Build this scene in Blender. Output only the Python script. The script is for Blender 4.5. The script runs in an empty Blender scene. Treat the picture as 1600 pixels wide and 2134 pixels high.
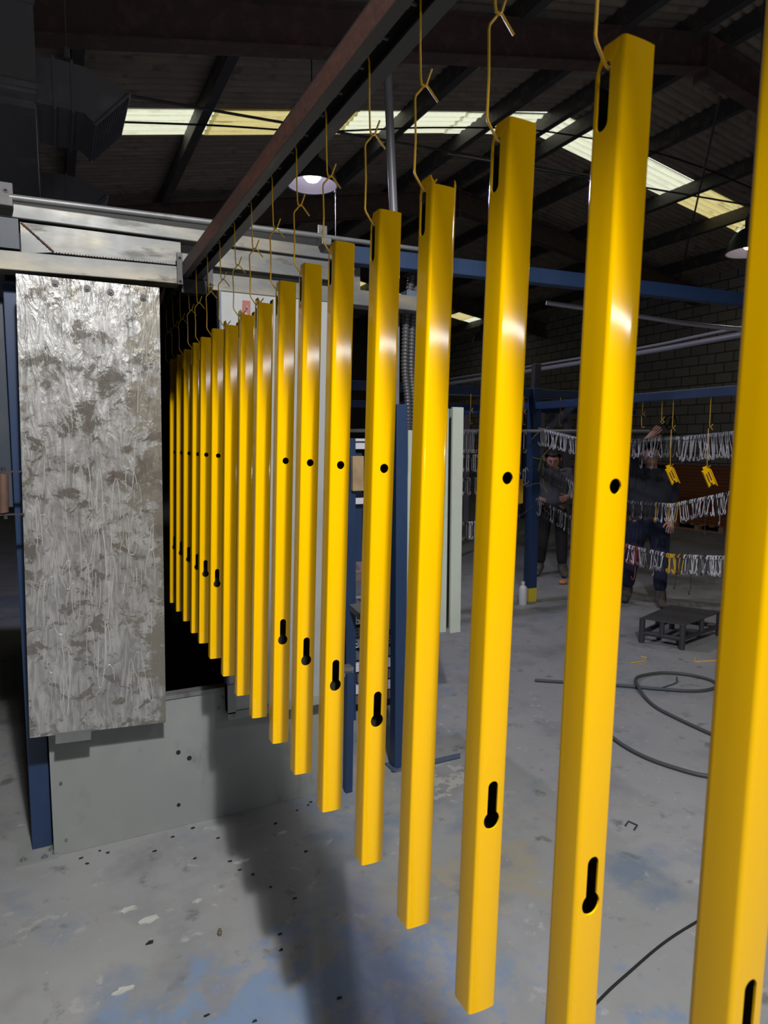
import bpy, bmesh, math, random
from mathutils import Vector, Matrix
random.seed(7)
PI = math.pi
S = bpy.context.scene
COL = S.collection

# ---------------------------------------------------------------- camera
H = 1.65
yaw, pitch, roll, FPX = math.radians(26.1), math.atan(142/1400), math.radians(-0.17), 1400.0
cam = bpy.data.cameras.new('camera'); camo = bpy.data.objects.new('camera', cam); COL.objects.link(camo)
Fh = Vector((math.sin(yaw), math.cos(yaw), 0)); R = Vector((math.cos(yaw), -math.sin(yaw), 0)); Zv = Vector((0, 0, 1))
Fw = Fh*math.cos(pitch) - Zv*math.sin(pitch); U = Zv*math.cos(pitch) + Fh*math.sin(pitch)
R, U = R*math.cos(roll) - U*math.sin(roll), U*math.cos(roll) + R*math.sin(roll)
camo.matrix_world = Matrix(((R.x, U.x, -Fw.x, 0), (R.y, U.y, -Fw.y, 0), (R.z, U.z, -Fw.z, H), (0, 0, 0, 1)))
cam.sensor_fit = 'VERTICAL'; cam.sensor_height = 24.0; cam.lens = 24.0*FPX/2134.0
cam.clip_start = 0.05; cam.clip_end = 200
cam.dof.use_dof = True; cam.dof.focus_distance = 1.9; cam.dof.aperture_fstop = 5.6
S.camera = camo

# ---------------------------------------------------------------- world and view
w = bpy.data.worlds.new('sky'); S.world = w; w.use_nodes = True
bg = w.node_tree.nodes['Background']; bg.inputs[0].default_value = (0.93, 0.96, 0.90, 1); bg.inputs[1].default_value = 1.95
S.view_settings.view_transform = 'Standard'; S.view_settings.look = 'None'
S.view_settings.gamma = 1; S.view_settings.exposure = 0.0; S.view_settings.use_curve_mapping = False

KEY = (0.25, -0.63, 4.19)
def lamp_light(name, loc, power, rad, col):
    l = bpy.data.lights.new(name, 'POINT'); l.energy = power; l.shadow_soft_size = rad; l.color = col
    o = bpy.data.objects.new(name, l); o.location = loc; COL.objects.link(o); return o
def spot_light(name, loc, power, rad, col, half, blend):
    l = bpy.data.lights.new(name, 'SPOT'); l.energy = power; l.shadow_soft_size = rad; l.color = col
    l.spot_size = math.radians(2*half); l.spot_blend = blend
    o = bpy.data.objects.new(name, l); o.location = loc; COL.objects.link(o); return o
spot_light('key_lamp_light', KEY, 480, 0.065, (1.0, 0.985, 0.96), 76, .30)
spot_light('key_reflector_light', (KEY[0], KEY[1], KEY[2]-.005), 400, 0.21, (1.0, 0.985, 0.96), 76, .30)
tl_ = bpy.data.lights.new('tube_lamp_light', 'AREA'); tl_.shape = 'RECTANGLE'; tl_.size = 2.4; tl_.size_y = .05; tl_.energy = 12; tl_.color = (.95, .97, 1)
tlo = bpy.data.objects.new('tube_lamp_light', tl_); tlo.location = (2.2, -1.9, 2.33); tlo.rotation_euler = (math.radians(80), 0, math.radians(15)); COL.objects.link(tlo)
spot_light('far_lamp_light', (2.17, 5.9, 3.93), 190, 0.09, (0.80, 0.78, 1.0), 84, .3)
spot_light('right_lamp_light', (6.16, 4.50, 3.50), 26, 0.08, (1.0, 0.86, 0.75), 84, .3)
spot_light('aisle_fill_light', (3.2, -1.4, 4.3), 80, 0.09, (0.86, 0.86, 1.0), 76, .3)  # fill light, added with its pendant out of view on the right
# ---------------------------------------------------------------- materials
def M(name, base=(.5, .5, .5), rough=.5, metal=0.0, spots=(), bump=0.0, bscale=60, coat=0, rvar=0, coords='Object', emis=None, bdist=.002):
    """principled; spots = [(colour, noise scale, threshold, softness, (sx,sy,sz))] mixed over base"""
    m = bpy.data.materials.new(name); m.use_nodes = True
    n = m.node_tree.nodes; l = m.node_tree.links; b = n['Principled BSDF']
    b.inputs['Roughness'].default_value = rough; b.inputs['Metallic'].default_value = metal
    b.inputs['Base Color'].default_value = (*base, 1); b.inputs['Coat Weight'].default_value = coat
    tc = n.new('ShaderNodeTexCoord')
    prev = None
    for i, (c, sc, th, soft, stretch) in enumerate(spots):
        mp = n.new('ShaderNodeMapping'); mp.inputs['Scale'].default_value = stretch
        mp.inputs['Location'].default_value = (i*7.3, i*3.1, i*5.7)
        l.new(tc.outputs[coords], mp.inputs[0])
        no = n.new('ShaderNodeTexNoise'); no.inputs['Scale'].default_value = sc; no.inputs['Detail'].default_value = 6
        no.inputs['Roughness'].default_value = .62
        l.new(mp.outputs[0], no.inputs['Vector'])
        mr = n.new('ShaderNodeMapRange'); mr.inputs[1].default_value = th; mr.inputs[2].default_value = th+soft
        l.new(no.outputs[0], mr.inputs[0])
        mx = n.new('ShaderNodeMix'); mx.data_type = 'RGBA'
        l.new(mr.outputs[0], mx.inputs[0])
        if prev is None: mx.inputs[6].default_value = (*base, 1)
        else: l.new(prev, mx.inputs[6])
        mx.inputs[7].default_value = (*c, 1); prev = mx.outputs[2]
    if prev is not None: l.new(prev, b.inputs['Base Color'])
    if bump or rvar:
        no = n.new('ShaderNodeTexNoise'); no.inputs['Scale'].default_value = bscale; no.inputs['Detail'].default_value = 3
        l.new(tc.outputs[coords], no.inputs['Vector'])
        if bump:
            bp = n.new('ShaderNodeBump'); bp.inputs['Strength'].default_value = bump; bp.inputs['Distance'].default_value = bdist
            l.new(no.outputs[0], bp.inputs['Height']); l.new(bp.outputs[0], b.inputs['Normal'])
        if rvar:
            mr = n.new('ShaderNodeMapRange'); mr.inputs[3].default_value = max(.03, rough-rvar); mr.inputs[4].default_value = rough+rvar
            l.new(no.outputs[0], mr.inputs[0]); l.new(mr.outputs[0], b.inputs['Roughness'])
    if emis: b.inputs['Emission Color'].default_value = (*emis[0], 1); b.inputs['Emission Strength'].default_value = emis[1]
    return m
one = (1, 1, 1)
YEL = M('yellow_powder_coat', (.95, .53, .0), .085, bump=.03, bscale=450, bdist=.0003)
INDARK = M('dark_bar_inside', (.03, .027, .02), .7)  # dark colour on the deep inner faces so the holes look black
YEL.node_tree.nodes['Principled BSDF'].inputs['Specular IOR Level'].default_value = .45
YWIRE = M('yellow_coated_wire', (.82, .48, .03), .3)
def steelpatch(name, a, b_, c, r=.4, me=.7, st=(1, 1, .35)):
    return M(name, a, r, me, [(b_, 3.2, .46, .22, st), (c, 7, .58, .1, st)], bump=.15, bscale=14, rvar=.12)
STAIN = steelpatch('weathered_stainless_steel', (.125, .13, .13), (.26, .235, .18), (.055, .055, .05), .42, .35, (.6, 1, 2.5))
GALV = steelpatch('galvanised_steel', (.17, .175, .18), (.24, .245, .25), (.11, .11, .11), .45, .35, (1, 1, 1))
RAIL = M('rusty_rail_steel', (.13, .06, .048), .6, 0, [((.26, .085, .05), 7, .48, .16, (1, .3, 1)), ((.055, .05, .05), 4, .56, .1, (1, .3, 1)), ((.15, .12, .11), 18, .64, .06, (1, .25, 2))], bump=.3, bscale=40)
RAILD = M('dark_rail_steel', (.05, .048, .048), .55, .1, [((.08, .075, .072), 14, .55, .1, (1, .3, 1))])
BLACK = M('near_black', (.012, .012, .013), .6)  # plain near-black; on the booth chamber panels it stands in for shade
BLUE = M('blue_painted_steel', (.014, .036, .095), .45, 0, [((.03, .058, .13), 4, .5, .3, (1, 1, .4)), ((.02, .03, .055), 22, .66, .08, one)])
BLUEG = M('faded_blue_grey_paint', (.075, .10, .16), .45, 0, [((.13, .15, .19), 5, .5, .2, (1, 1, .4))])
NAVYP = M('dark_navy_paint', (.03, .04, .06), .5, 0, [((.05, .06, .075), 6, .5, .2, one)])
GREYP = M('grey_green_painted_sheet', (.235, .25, .245), .42, 0, [((.29, .305, .295), 2.2, .45, .3, one), ((.17, .18, .18), 5, .62, .12, (1, 1, .5)), ((.05, .05, .05), 38, .735, .02, one)], bump=.08, bscale=8)
GREYD = M('pale_grey_painted_door', (.33, .34, .34), .45, 0, [((.27, .28, .28), 3, .48, .2, one), ((.05, .05, .05), 45, .75, .02, one)])
CAB = M('pale_green_enamel', (.47, .52, .45), .4, 0, [((.42, .46, .40), 3, .5, .2, one), ((.1, .1, .09), 50, .745, .02, (1, 1, .6))])
HOSE = M('black_corrugated_hose', (.06, .06, .065), .4)
RUBBER = M('dark_grey_hose_rubber', (.055, .06, .065), .55)
DUCT = M('dusty_dark_duct_sheet', (.15, .155, .17), .6, .1, [((.21, .215, .23), 5, .55, .15, one)], bump=.1, bscale=10)
DARKST = M('dark_structural_steel', (.16, .11, .10), .6, .1, [((.26, .15, .12), 6, .5, .2, one)])
PURL = M('dark_grey_purlin_steel', (.11, .105, .11), .6, .1, [((.2, .17, .15), 5, .55, .1, one)])
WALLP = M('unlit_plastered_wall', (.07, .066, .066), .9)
PIPEG = M('grey_pipe', (.33, .33, .37), .4, .2)
WHITEW = M('white_coated_wire', (.66, .66, .72), .35)
GREYW = M('grey_wire', (.30, .30, .32), .35, .3)
BLACKW = M('black_coated_wire', (.03, .03, .034), .35)
REDW = M('red_coated_wire', (.35, .07, .08), .4)
CORD = M('green_yellow_tie_cord', (.35, .38, .10), .7)
WOOD = M('raw_pallet_wood', (.42, .30, .17), .75, 0, [((.30, .2, .11), 6, .5, .2, (1, 4, 1))])
BROWN = M('brown_plywood', (.26, .09, .035), .5, 0, [((.17, .055, .02), 4, .45, .25, (.5, .5, 6))])
PLAST = M('cloudy_white_plastic', (.55, .56, .60), .35)
CHECK = M('dark_chequer_plate', (.085, .085, .09), .4, .5, bump=.9, bscale=130, bdist=.004)
DARKP = M('dark_steel_pipe', (.07, .07, .075), .38, .5)
GRIP = M('worn_brown_grip', (.12, .065, .045), .55, 0, [((.07, .045, .035), 9, .5, .2, one)])
SHADEO = M('dark_lamp_housing', (.05, .05, .055), .45)
SHADEI = M('white_reflector', (.30, .27, .32), .5)
BULBC = M('cool_lamp_glass', (1, 1, 1), .3, emis=((.93, .92, 1.0), 6))
BULBW = M('warm_lamp_glass', (1, 1, 1), .3, emis=((1, .9, .78), 4))
YFOOT = M('yellow_foot_paint', (.55, .42, .03), .5)
REDST = M('red_primer_patch', (.30, .10, .075), .7, 0, [((.33, .34, .34), 30, .54, .06, (1, 1, .3))])
SKIN = M('skin', (.42, .22, .16), .5)
NAVY = M('navy_work_cloth', (.018, .02, .032), .85)
DENIM = M('dark_blue_denim', (.012, .017, .045), .85)
BOOT = M('dusty_brown_boot', (.07, .058, .05), .8, 0, [((.13, .11, .095), 12, .5, .2, one)])
HAIR = M('dark_hair', (.015, .012, .01), .6)
GREYC = M('grey_sweater_cloth', (.10, .10, .115), .9)
BLACKC = M('black_trouser_cloth', (.012, .012, .014), .9)
EYE = M('eye_dark', (.03, .025, .02), .3)
LIPS = M('lips', (.35, .13, .11), .5)
GLOVE = M('orange_work_glove', (.55, .20, .07), .7)
PAPER = M('pale_scrap', (.42, .43, .40), .8)

def door_metal():
    m = bpy.data.materials.new('ground_steel_sheet'); m.use_nodes = True
    n = m.node_tree.nodes; l = m.node_tree.links; b = n['Principled BSDF']
    tc = n.new('ShaderNodeTexCoord')
    def noise(sc, st, det=5, dist=0, loc=(0, 0, 0), rough=.6):
        mp = n.new('ShaderNodeMapping'); mp.inputs['Scale'].default_value = st; mp.inputs['Location'].default_value = loc
        l.new(tc.outputs['Object'], mp.inputs[0])
        no = n.new('ShaderNodeTexNoise'); no.inputs['Scale'].default_value = sc; no.inputs['Detail'].default_value = det
        no.inputs['Distortion'].default_value = dist; no.inputs['Roughness'].default_value = rough
        l.new(mp.outputs[0], no.inputs['Vector']); return no.outputs[0]
    def rng(x, a, b_, c=0, d=1):
        r = n.new('ShaderNodeMapRange'); r.inputs[1].default_value = a; r.inputs[2].default_value = b_
        r.inputs[3].default_value = c; r.inputs[4].default_value = d; l.new(x, r.inputs[0]); return r.outputs[0]
    def mix(f, a, c):
        x = n.new('ShaderNodeMix'); x.data_type = 'RGBA'; l.new(f, x.inputs[0])
        if isinstance(a, tuple): x.inputs[6].default_value = (*a, 1)
        else: l.new(a, x.inputs[6])
        if isinstance(c, tuple): x.inputs[7].default_value = (*c, 1)
        else: l.new(c, x.inputs[7])
        return x.outputs[2]
    streak = noise(13, (2.4, 1, .55), 3, 1.6)
    c = mix(rng(streak, .40, .66), (.30, .30, .295), (.50, .50, .49))
    fine = noise(60, (1, 1, .12), 3, .4)
    c = mix(rng(fine, .55, .75), c, (.50, .50, .49))
    patch = noise(9, (1, 1, 1.15), 9, .5, (3, 0, 1), .74)
    c = mix(rng(patch, .545, .565), c, (.215, .20, .18))
    pl2 = noise(15, (1, 1, 1), 8, .8, (13, 0, 8), .7)
    c = mix(rng(pl2, .58, .60), c, (.27, .26, .24))
    # more untouched dark skin down the right side and the corners
    sep = n.new('ShaderNodeSeparateXYZ'); l.new(tc.outputs['Object'], sep.inputs[0])
    p2 = noise(9, (1, 1, 1.3), 8, .5, (9, 0, 4), .7)
    add = n.new('ShaderNodeMath'); add.operation = 'MULTIPLY_ADD'; l.new(rng(sep.outputs[0], .05, .24, -.10, .10), add.inputs[0]); add.inputs[1].default_value = 1; l.new(p2, add.inputs[2])
    c = mix(rng(add.outputs[0], .52, .56), c, (.25, .235, .20))
    rust = noise(3.2, one, 6, 0, (1, 5, 2))
    c = mix(rng(rust, .64, .72), c, (.13, .085, .05))
    l.new(c, b.inputs['Base Color'])
    b.inputs['Metallic'].default_value = .55
    l.new(rng(patch, .45, .6, .42, .24), b.inputs['Roughness'])
    bp = n.new('ShaderNodeBump'); bp.inputs['Strength'].default_value = .8; bp.inputs['Distance'].default_value = .006
    l.new(streak, bp.inputs['Height'])
    bp2 = n.new('ShaderNodeBump'); bp2.inputs['Strength'].default_value = .5; bp2.inputs['Distance'].default_value = .003
    l.new(patch, bp2.inputs['Height']); l.new(bp.outputs[0], bp2.inputs['Normal'])
    l.new(bp2.outputs[0], b.inputs['Normal'])
    return m
DOORM = door_metal()

def floor_mat():
    m = M('stained_concrete', (.26, .265, .27), .55, 0, [
        ((.30, .305, .31), .9, .42, .25, one), ((.185, .185, .195), 2.3, .52, .2, one), ((.26, .25, .235), 5, .55, .2, one),
        ((.15, .15, .155), 9, .60, .1, one), ((.17, .21, .27), 1.6, .55, .12, one), ((.33, .33, .33), 13, .62, .06, one), ((.52, .52, .50), 30, .70, .03, one), ((.035, .035, .035), 42, .735, .02, one)], bump=.35, bscale=30, rvar=.12)
    n = m.node_tree.nodes; l = m.node_tree.links; b = n['Principled BSDF']
    cur = b.inputs['Base Color'].links[0].from_socket
    tc = [x for x in n if x.type == 'TEX_COORD'][0]
    def patch(cur, cx, cy, rx, ry, col, nsc, lo, hi):
        # worn paint left around one place on the floor, broken up by noise
        mp = n.new('ShaderNodeMapping'); mp.inputs['Location'].default_value = (-cx/rx, -cy/ry, 0); mp.inputs['Scale'].default_value = (1/rx, 1/ry, 0)
        l.new(tc.outputs['Object'], mp.inputs[0])
        ln = n.new('ShaderNodeVectorMath'); ln.operation = 'LENGTH'; l.new(mp.outputs[0], ln.inputs[0])
        no = n.new('ShaderNodeTexNoise'); no.inputs['Scale'].default_value = nsc; no.inputs['Detail'].default_value = 7; no.inputs['Roughness'].default_value = .68
        l.new(tc.outputs['Object'], no.inputs['Vector'])
        a = n.new('ShaderNodeMath'); a.operation = 'MULTIPLY_ADD'; l.new(ln.outputs['Value'], a.inputs[0]); a.inputs[1].default_value = -.16; l.new(no.outputs[0], a.inputs[2])
        r = n.new('ShaderNodeMapRange'); r.inputs[1].default_value = lo; r.inputs[2].default_value = hi; r.inputs[4].default_value = .8; l.new(a.outputs[0], r.inputs[0])
        x = n.new('ShaderNodeMix'); x.data_type = 'RGBA'; l.new(r.outputs[0], x.inputs[0]); l.new(cur, x.inputs[6]); x.inputs[7].default_value = (*col, 1)
        return x.outputs[2]
    cur = patch(cur, .42, 1.65, .45, .28, (.16, .24, .38), 7, .31, .42)
    cur = patch(cur, 1.62, 2.72, .22, .16, (.42, .42, .39), 11, .40, .44)
    cur = patch(cur, .80, 1.75, .35, .35, (.17, .23, .36), 9, .36, .48)
    cur = patch(cur, 1.05, 1.30, .5, .3, (.17, .24, .36), 6, .38, .5)
    cur = patch(cur, .12, 1.75, .25, .18, (.31, .24, .16), 9, .38, .46)
    cur = patch(cur, .45, 1.40, .3, .12, (.33, .27, .18), 10, .38, .46)
    cur = patch(cur, 1.5, 2.0, .5, .3, (.30, .27, .21), 6, .42, .52)
    l.new(cur, b.inputs['Base Color'])
    return m
FLOORM = floor_mat()

def roof_mat():
    m = M('dark_fibre_cement_sheet', (.36, .31, .26), .9, 0, [((.5, .43, .34), 2, .45, .3, (1, 3, 1)), ((.22, .19, .17), 5, .55, .15, (1, 1, 1))])
    return m
ROOFM = roof_mat()
def skylight_mat(name, a, b_, th):
    m = bpy.data.materials.new(name); m.use_nodes = True
    n = m.node_tree.nodes; l = m.node_tree.links; n.remove(n['Principled BSDF'])
    out = n['Material Output']; tr = n.new('ShaderNodeBsdfTranslucent')
    tc = n.new('ShaderNodeTexCoord'); mp = n.new('ShaderNodeMapping'); mp.inputs['Scale'].default_value = (.8, 7, 1)
    l.new(tc.outputs['Object'], mp.inputs[0])
    no = n.new('ShaderNodeTexNoise'); no.inputs['Scale'].default_value = 3.0; no.inputs['Detail'].default_value = 6; l.new(mp.outputs[0], no.inputs['Vector'])
    r = n.new('ShaderNodeMapRange'); r.inputs[1].default_value = th; r.inputs[2].default_value = th+.18; l.new(no.outputs[0], r.inputs[0])
    x = n.new('ShaderNodeMix'); x.data_type = 'RGBA'; l.new(r.outputs[0], x.inputs[0]); x.inputs[6].default_value = (*a, 1); x.inputs[7].default_value = (*b_, 1)
    wv = n.new('ShaderNodeTexWave'); wv.bands_direction = 'Y'; wv.inputs['Scale'].default_value = 2*PI/(20*.13); wv.inputs['Phase Offset'].default_value = PI; wv.inputs['Distortion'].default_value = .5; wv.inputs['Detail'].default_value = 4; wv.inputs['Detail Scale'].default_value = 12
    l.new(tc.outputs['Object'], wv.inputs[0])
    r2 = n.new('ShaderNodeMapRange'); r2.inputs[1].default_value = .55; r2.inputs[2].default_value = 1; r2.inputs[3].default_value = 1; r2.inputs[4].default_value = .6; l.new(wv.outputs[0], r2.inputs[0])
    m2 = n.new('ShaderNodeMix'); m2.data_type = 'RGBA'; m2.blend_type = 'MULTIPLY'; m2.inputs[0].default_value = 1; l.new(x.outputs[2], m2.inputs[6]); l.new(r2.outputs[0], m2.inputs[7])
    l.new(m2.outputs[2], tr.inputs[0]); l.new(tr.outputs[0], out.inputs[0]); return m
SKYC = skylight_mat('clean_translucent_sheet', (.62, .62, .50), (.45, .45, .33), .56)
SKYD = skylight_mat('mossy_translucent_sheet', (.50, .42, .19), (.16, .12, .05), .58)

def block_mat():
    m = bpy.data.materials.new('grey_block_wall'); m.use_nodes = True
    n = m.node_tree.nodes; l = m.node_tree.links; b = n['Principled BSDF']; b.inputs['Roughness'].default_value = .9
    tc = n.new('ShaderNodeTexCoord'); sp = n.new('ShaderNodeSeparateXYZ'); cb = n.new('ShaderNodeCombineXYZ')
    l.new(tc.outputs['Object'], sp.inputs[0]); l.new(sp.outputs[1], cb.inputs[0]); l.new(sp.outputs[2], cb.inputs[1])
    br = n.new('ShaderNodeTexBrick'); br.inputs['Color1'].default_value = (.40, .385, .385, 1); br.inputs['Color2'].default_value = (.50, .485, .485, 1)
    br.inputs['Mortar'].default_value = (.10, .095, .095, 1); br.inputs['Scale'].default_value = 1
    br.inputs['Brick Width'].default_value = .42; br.inputs['Row Height'].default_value = .21; br.inputs['Mortar Size'].default_value = .012
    l.new(cb.outputs[0], br.inputs[0]); l.new(br.outputs[0], b.inputs['Base Color']); return m
BLOCK = block_mat()

# ---------------------------------------------------------------- helpers
def link(name, bm, mat, parent=None, smooth=None, org=None):
    """bm is in world coordinates; the object's origin goes to org (or the parent's place)"""
    me = bpy.data.meshes.new(name)
    o = bpy.data.objects.new(name, me)
    if parent is not None:
        p = parent; off = Vector((0, 0, 0))
        while p is not None: off += p.location; p = p.parent
        bmesh.ops.translate(bm, verts=bm.verts, vec=-off); o.parent = parent
    elif org is not None:
        bmesh.ops.translate(bm, verts=bm.verts, vec=-Vector(org)); o.location = org
    bmesh.ops.recalc_face_normals(bm, faces=bm.faces)
    bm.to_mesh(me); bm.free(); me.materials.append(mat)
    if smooth:
        me.shade_smooth(); me.set_sharp_from_angle(angle=math.radians(smooth))
    COL.objects.link(o); return o
def tag(o, label, cat, group=None, kind=None):
    o['label'] = label; o['category'] = cat
    if group: o['group'] = group
    if kind: o['kind'] = kind
    return o
def thing(name, loc, label, cat, group=None):
    o = bpy.data.objects.new(name, None); o.location = loc; o.empty_display_size = .05; COL.objects.link(o)
    return tag(o, label, cat, group)
def structure(o): o['kind'] = 'structure'; return o
def copy_tree(o, parent=None):
    c = o.copy(); COL.objects.link(c)
    if parent is not None: c.parent = parent
    for ch in list(o.children): copy_tree(ch, c)
    return c
def BM(): return bmesh.new()
def box(bm, x0, x1, y0, y1, z0, z1, bev=0, rot=None, piv=None):
    g = bmesh.ops.create_cube(bm, size=1)['verts']
    bmesh.ops.scale(bm, vec=(x1-x0, y1-y0, z1-z0), verts=g)
    if bev:
        es = list({e for v in g for e in v.link_edges})
        r = bmesh.ops.bevel(bm, geom=es, offset=bev, segments=2, affect='EDGES', profile=.6); 
        g = list({v for f in r['faces'] for v in f.verts} | {v for v in g if v.is_valid})
        vs = set(g)
        for v in list(vs):
            for e in v.link_edges: vs.update(e.verts)
        g = list(vs)
    bmesh.ops.translate(bm, vec=((x0+x1)/2, (y0+y1)/2, (z0+z1)/2), verts=g)
    if rot is not None:
        bmesh.ops.rotate(bm, cent=piv or ((x0+x1)/2, (y0+y1)/2, (z0+z1)/2), matrix=rot, verts=g)
    return g
def tube(bm, pts, r, n=10, closed=False, caps=True):
    pts = [Vector(p) for p in pts]; k = len(pts); rings = []; up = None
    for i, p in enumerate(pts):
        if closed: d = (pts[(i+1) % k] - pts[i-1])
        else: d = pts[min(i+1, k-1)] - pts[max(i-1, 0)]
        d.normalize()
        if up is None:
            a = Vector((0, 0, 1)) if abs(d.z) < .9 else Vector((1, 0, 0)); up = (a - d*a.dot(d)).normalized()
        else:
            up = up - d*up.dot(d); up.normalize()
        s = d.cross(up)
        rr = r[i] if isinstance(r, (list, tuple)) else r
        rings.append([bm.verts.new(p + up*math.cos(2*PI*j/n)*rr + s*math.sin(2*PI*j/n)*rr) for j in range(n)])
    for i in range(k if closed else k-1):
        a, b_ = rings[i], rings[(i+1) % k]
        for j in range(n): bm.faces.new((a[j], a[(j+1) % n], b_[(j+1) % n], b_[j]))
    if caps and not closed:
        bm.faces.new(rings[0][::-1]); bm.faces.new(rings[-1])
def smoothpath(pts, sub=6):
    pts = [Vector(p) for p in pts]; out = []
    for i in range(len(pts)-1):
        p0, p1, p2, p3 = pts[max(i-1, 0)], pts[i], pts[i+1], pts[min(i+2, len(pts)-1)]
        for j in range(sub):
            t = j/sub
            out.append(.5*((2*p1) + (p2-p0)*t + (2*p0-5*p1+4*p2-p3)*t*t + (3*p1-p0-3*p2+p3)*t**3))
    out.append(pts[-1]); return out
def lathe(bm, prof, cen, n=32, caps=False):
    rings = [[bm.verts.new((cen[0]+r*math.cos(2*PI*j/n), cen[1]+r*math.sin(2*PI*j/n), cen[2]+z)) for j in range(n)] for r, z in prof]
    for a, b_ in zip(rings, rings[1:]):
        for j in range(n): bm.faces.new((a[j], a[(j+1) % n], b_[(j+1) % n], b_[j]))
    if caps: bm.faces.new(rings[0][::-1]); bm.faces.new(rings[-1])
def prism(bm, poly, axis, a, b_):
    """extrude a 2-D polygon along axis ('x','y','z') from a to b_"""
    def P(u, v, t): return {'x': (t, u, v), 'y': (u, t, v), 'z': (u, v, t)}[axis]
    A = [bm.verts.new(P(u, v, a)) for u, v in poly]; B = [bm.verts.new(P(u, v, b_)) for u, v in poly]
    bm.faces.new(A[::-1]); bm.faces.new(B)
    for i in range(len(poly)):
        j = (i+1) % len(poly); bm.faces.new((A[i], A[j], B[j], B[i]))
def cyl(bm, p, q, r, n=16): tube(bm, [p, q], r, n)
def hexbolt(bm, p, ax='y', r=.009, h=.007):
    d = {'x': Vector((1, 0, 0)), 'y': Vector((0, -1, 0)), 'z': Vector((0, 0, 1))}[ax]; p = Vector(p)
    tube(bm, [p, p+d*.002], r*1.7, 16); tube(bm, [p+d*.002, p+d*(.002+h)], r, 6); tube(bm, [p+d*(.002+h), p+d*(.004+h+.003)], r*.5, 10)

# ---------------------------------------------------------------- the hall
XR, ZR, TL, TR_ = 6.5, 6.26, .20, .17
def roof_z(x): return ZR - (TL*(XR-x) if x < XR else TR_*(x-XR))
PITCH, AMP = .13, .034
def corr(bm, x0, x1, y0, y1, dz=0):
    n = max(2, int(round((y1-y0)/PITCH*8)))
    rows = []
    for i in range(n+1):
        y = y0+(y1-y0)*i/n; z = AMP*(1-2*abs(math.sin(PI*y/PITCH))**.8)
        rows.append((bm.verts.new((x0, y, roof_z(x0)+z+dz)), bm.verts.new((x1, y, roof_z(x1)+z+dz))))
    for a, b_ in zip(rows, rows[1:]): bm.faces.new((a[0], a[1], b_[1], b_[0]))
XL, XW, YB, YE = -5.5, 12.6, -5.0, 21.0
SKY = [(7.77, 8.40), (17.1, 17.75)]
bm = BM()
ys = [YB-.2] + [v for s in SKY for v in s] + [YE+.2]
for a, b_ in ((ys[0], ys[1]), (ys[2], ys[3]), (ys[4], ys[5])):
    corr(bm, XL-.2, XR, a, b_); corr(bm, XR, XW+.2, a, b_)
# the dark sheets continue over the skylight rows beyond the glazed stretch
for a, b_ in SKY: corr(bm, XL-.2, .2, a, b_)
structure(link('ceiling', bm, ROOFM, smooth=60))
wn = 1
for (a, b_), cuts in zip(SKY, ([(.2, 1.74, 0), (1.74, 3.42, 1), (3.42, 5.0, 0), (5.0, 6.5, 0), (6.5, 8.0, 0), (8.0, 9.45, 0), (9.45, 11.0, 1), (11.0, 12.8, 0)],
                               [(.2, 3.4, 0), (3.4, 6.5, 0), (6.5, 9.5, 1), (9.5, 11.3, 1), (11.3, 12.8, 0)])):
    for x0, x1, d in cuts:
        bm = BM(); corr(bm, x0, x1+.05, a-.03, b_+.03, -.012 if wn % 2 else -.02)
        structure(link(f'window_{wn}', bm, SKYD if d else SKYC, smooth=60)); wn += 1
bm = BM(); box(bm, XL-.3, XW+.3, YB-.3, YE+.3, -.1, 0); structure(link('floor', bm, FLOORM))
bm = BM(); box(bm, XW, XW+.2, YB, YE, 0, 5.35); structure(link('wall_right', bm, BLOCK))
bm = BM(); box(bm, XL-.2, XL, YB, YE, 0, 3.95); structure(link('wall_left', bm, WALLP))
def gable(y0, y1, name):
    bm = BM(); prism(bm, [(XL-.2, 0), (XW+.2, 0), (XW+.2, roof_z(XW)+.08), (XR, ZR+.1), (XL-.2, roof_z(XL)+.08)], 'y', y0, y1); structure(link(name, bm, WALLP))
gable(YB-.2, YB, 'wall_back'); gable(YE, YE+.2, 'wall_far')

# rafters (I sections following both slopes) and purlins
def rafter(y, label, x0=XL, x1=XW):
    t = thing('roof_rafter', (XR, y, ZR-.3), label, 'roof beam')
    def seg(bm, xa, xb, d0, d1, hw):
        poly = [(xa, roof_z(xa)-d0), (xb, roof_z(xb)-d0), (xb, roof_z(xb)-d1), (xa, roof_z(xa)-d1)]
        prism(bm, poly, 'y', y-hw, y+hw)
    for nm, d0, d1, hw in (('top_flange', .215, .23, .08), ('web', .23, .56, .006), ('bottom_flange', .56, .575, .09)):
        bm = BM(); seg(bm, x0, XR, d0, d1, hw); seg(bm, XR, x1, d0, d1, hw); link(nm, bm, DARKST, t)
    bm = BM(); box(bm, XR-.02, XR+.02, y-.09, y+.09, ZR-.66, ZR-.22); link('ridge_plate', bm, DARKST, t)
for y, lab in ((.45, 'dark steel rafter overhead, nearest to the booth side'), (5.45, 'brown steel rafter crossing the top of the picture to the ridge'),
               (10.4, 'dark steel rafter beyond the first row of skylights'), (15.4, 'dark steel rafter in front of the far skylight row')):
    rafter(y, lab)
ploc = [-2.4, -1.0, .30, 1.55, 2.85, 4.05, 5.3, 6.3, 6.8, 7.85, 9.2, 10.4, 11.6]
pl = ['left of the big duct', 'above the duct trunk', 'behind the grey duct elbow', 'crossing the clean skylight left of the rail', 'just behind the overhead rail', 'above the hanging lamp',
      'crossing the skylight behind the tall bars', 'just left of the ridge', 'just right of the ridge', 'first down the right slope', 'crossing the skylight on the right slope', 'crossing the mossy skylight on the right', 'lowest on the right slope']
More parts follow.
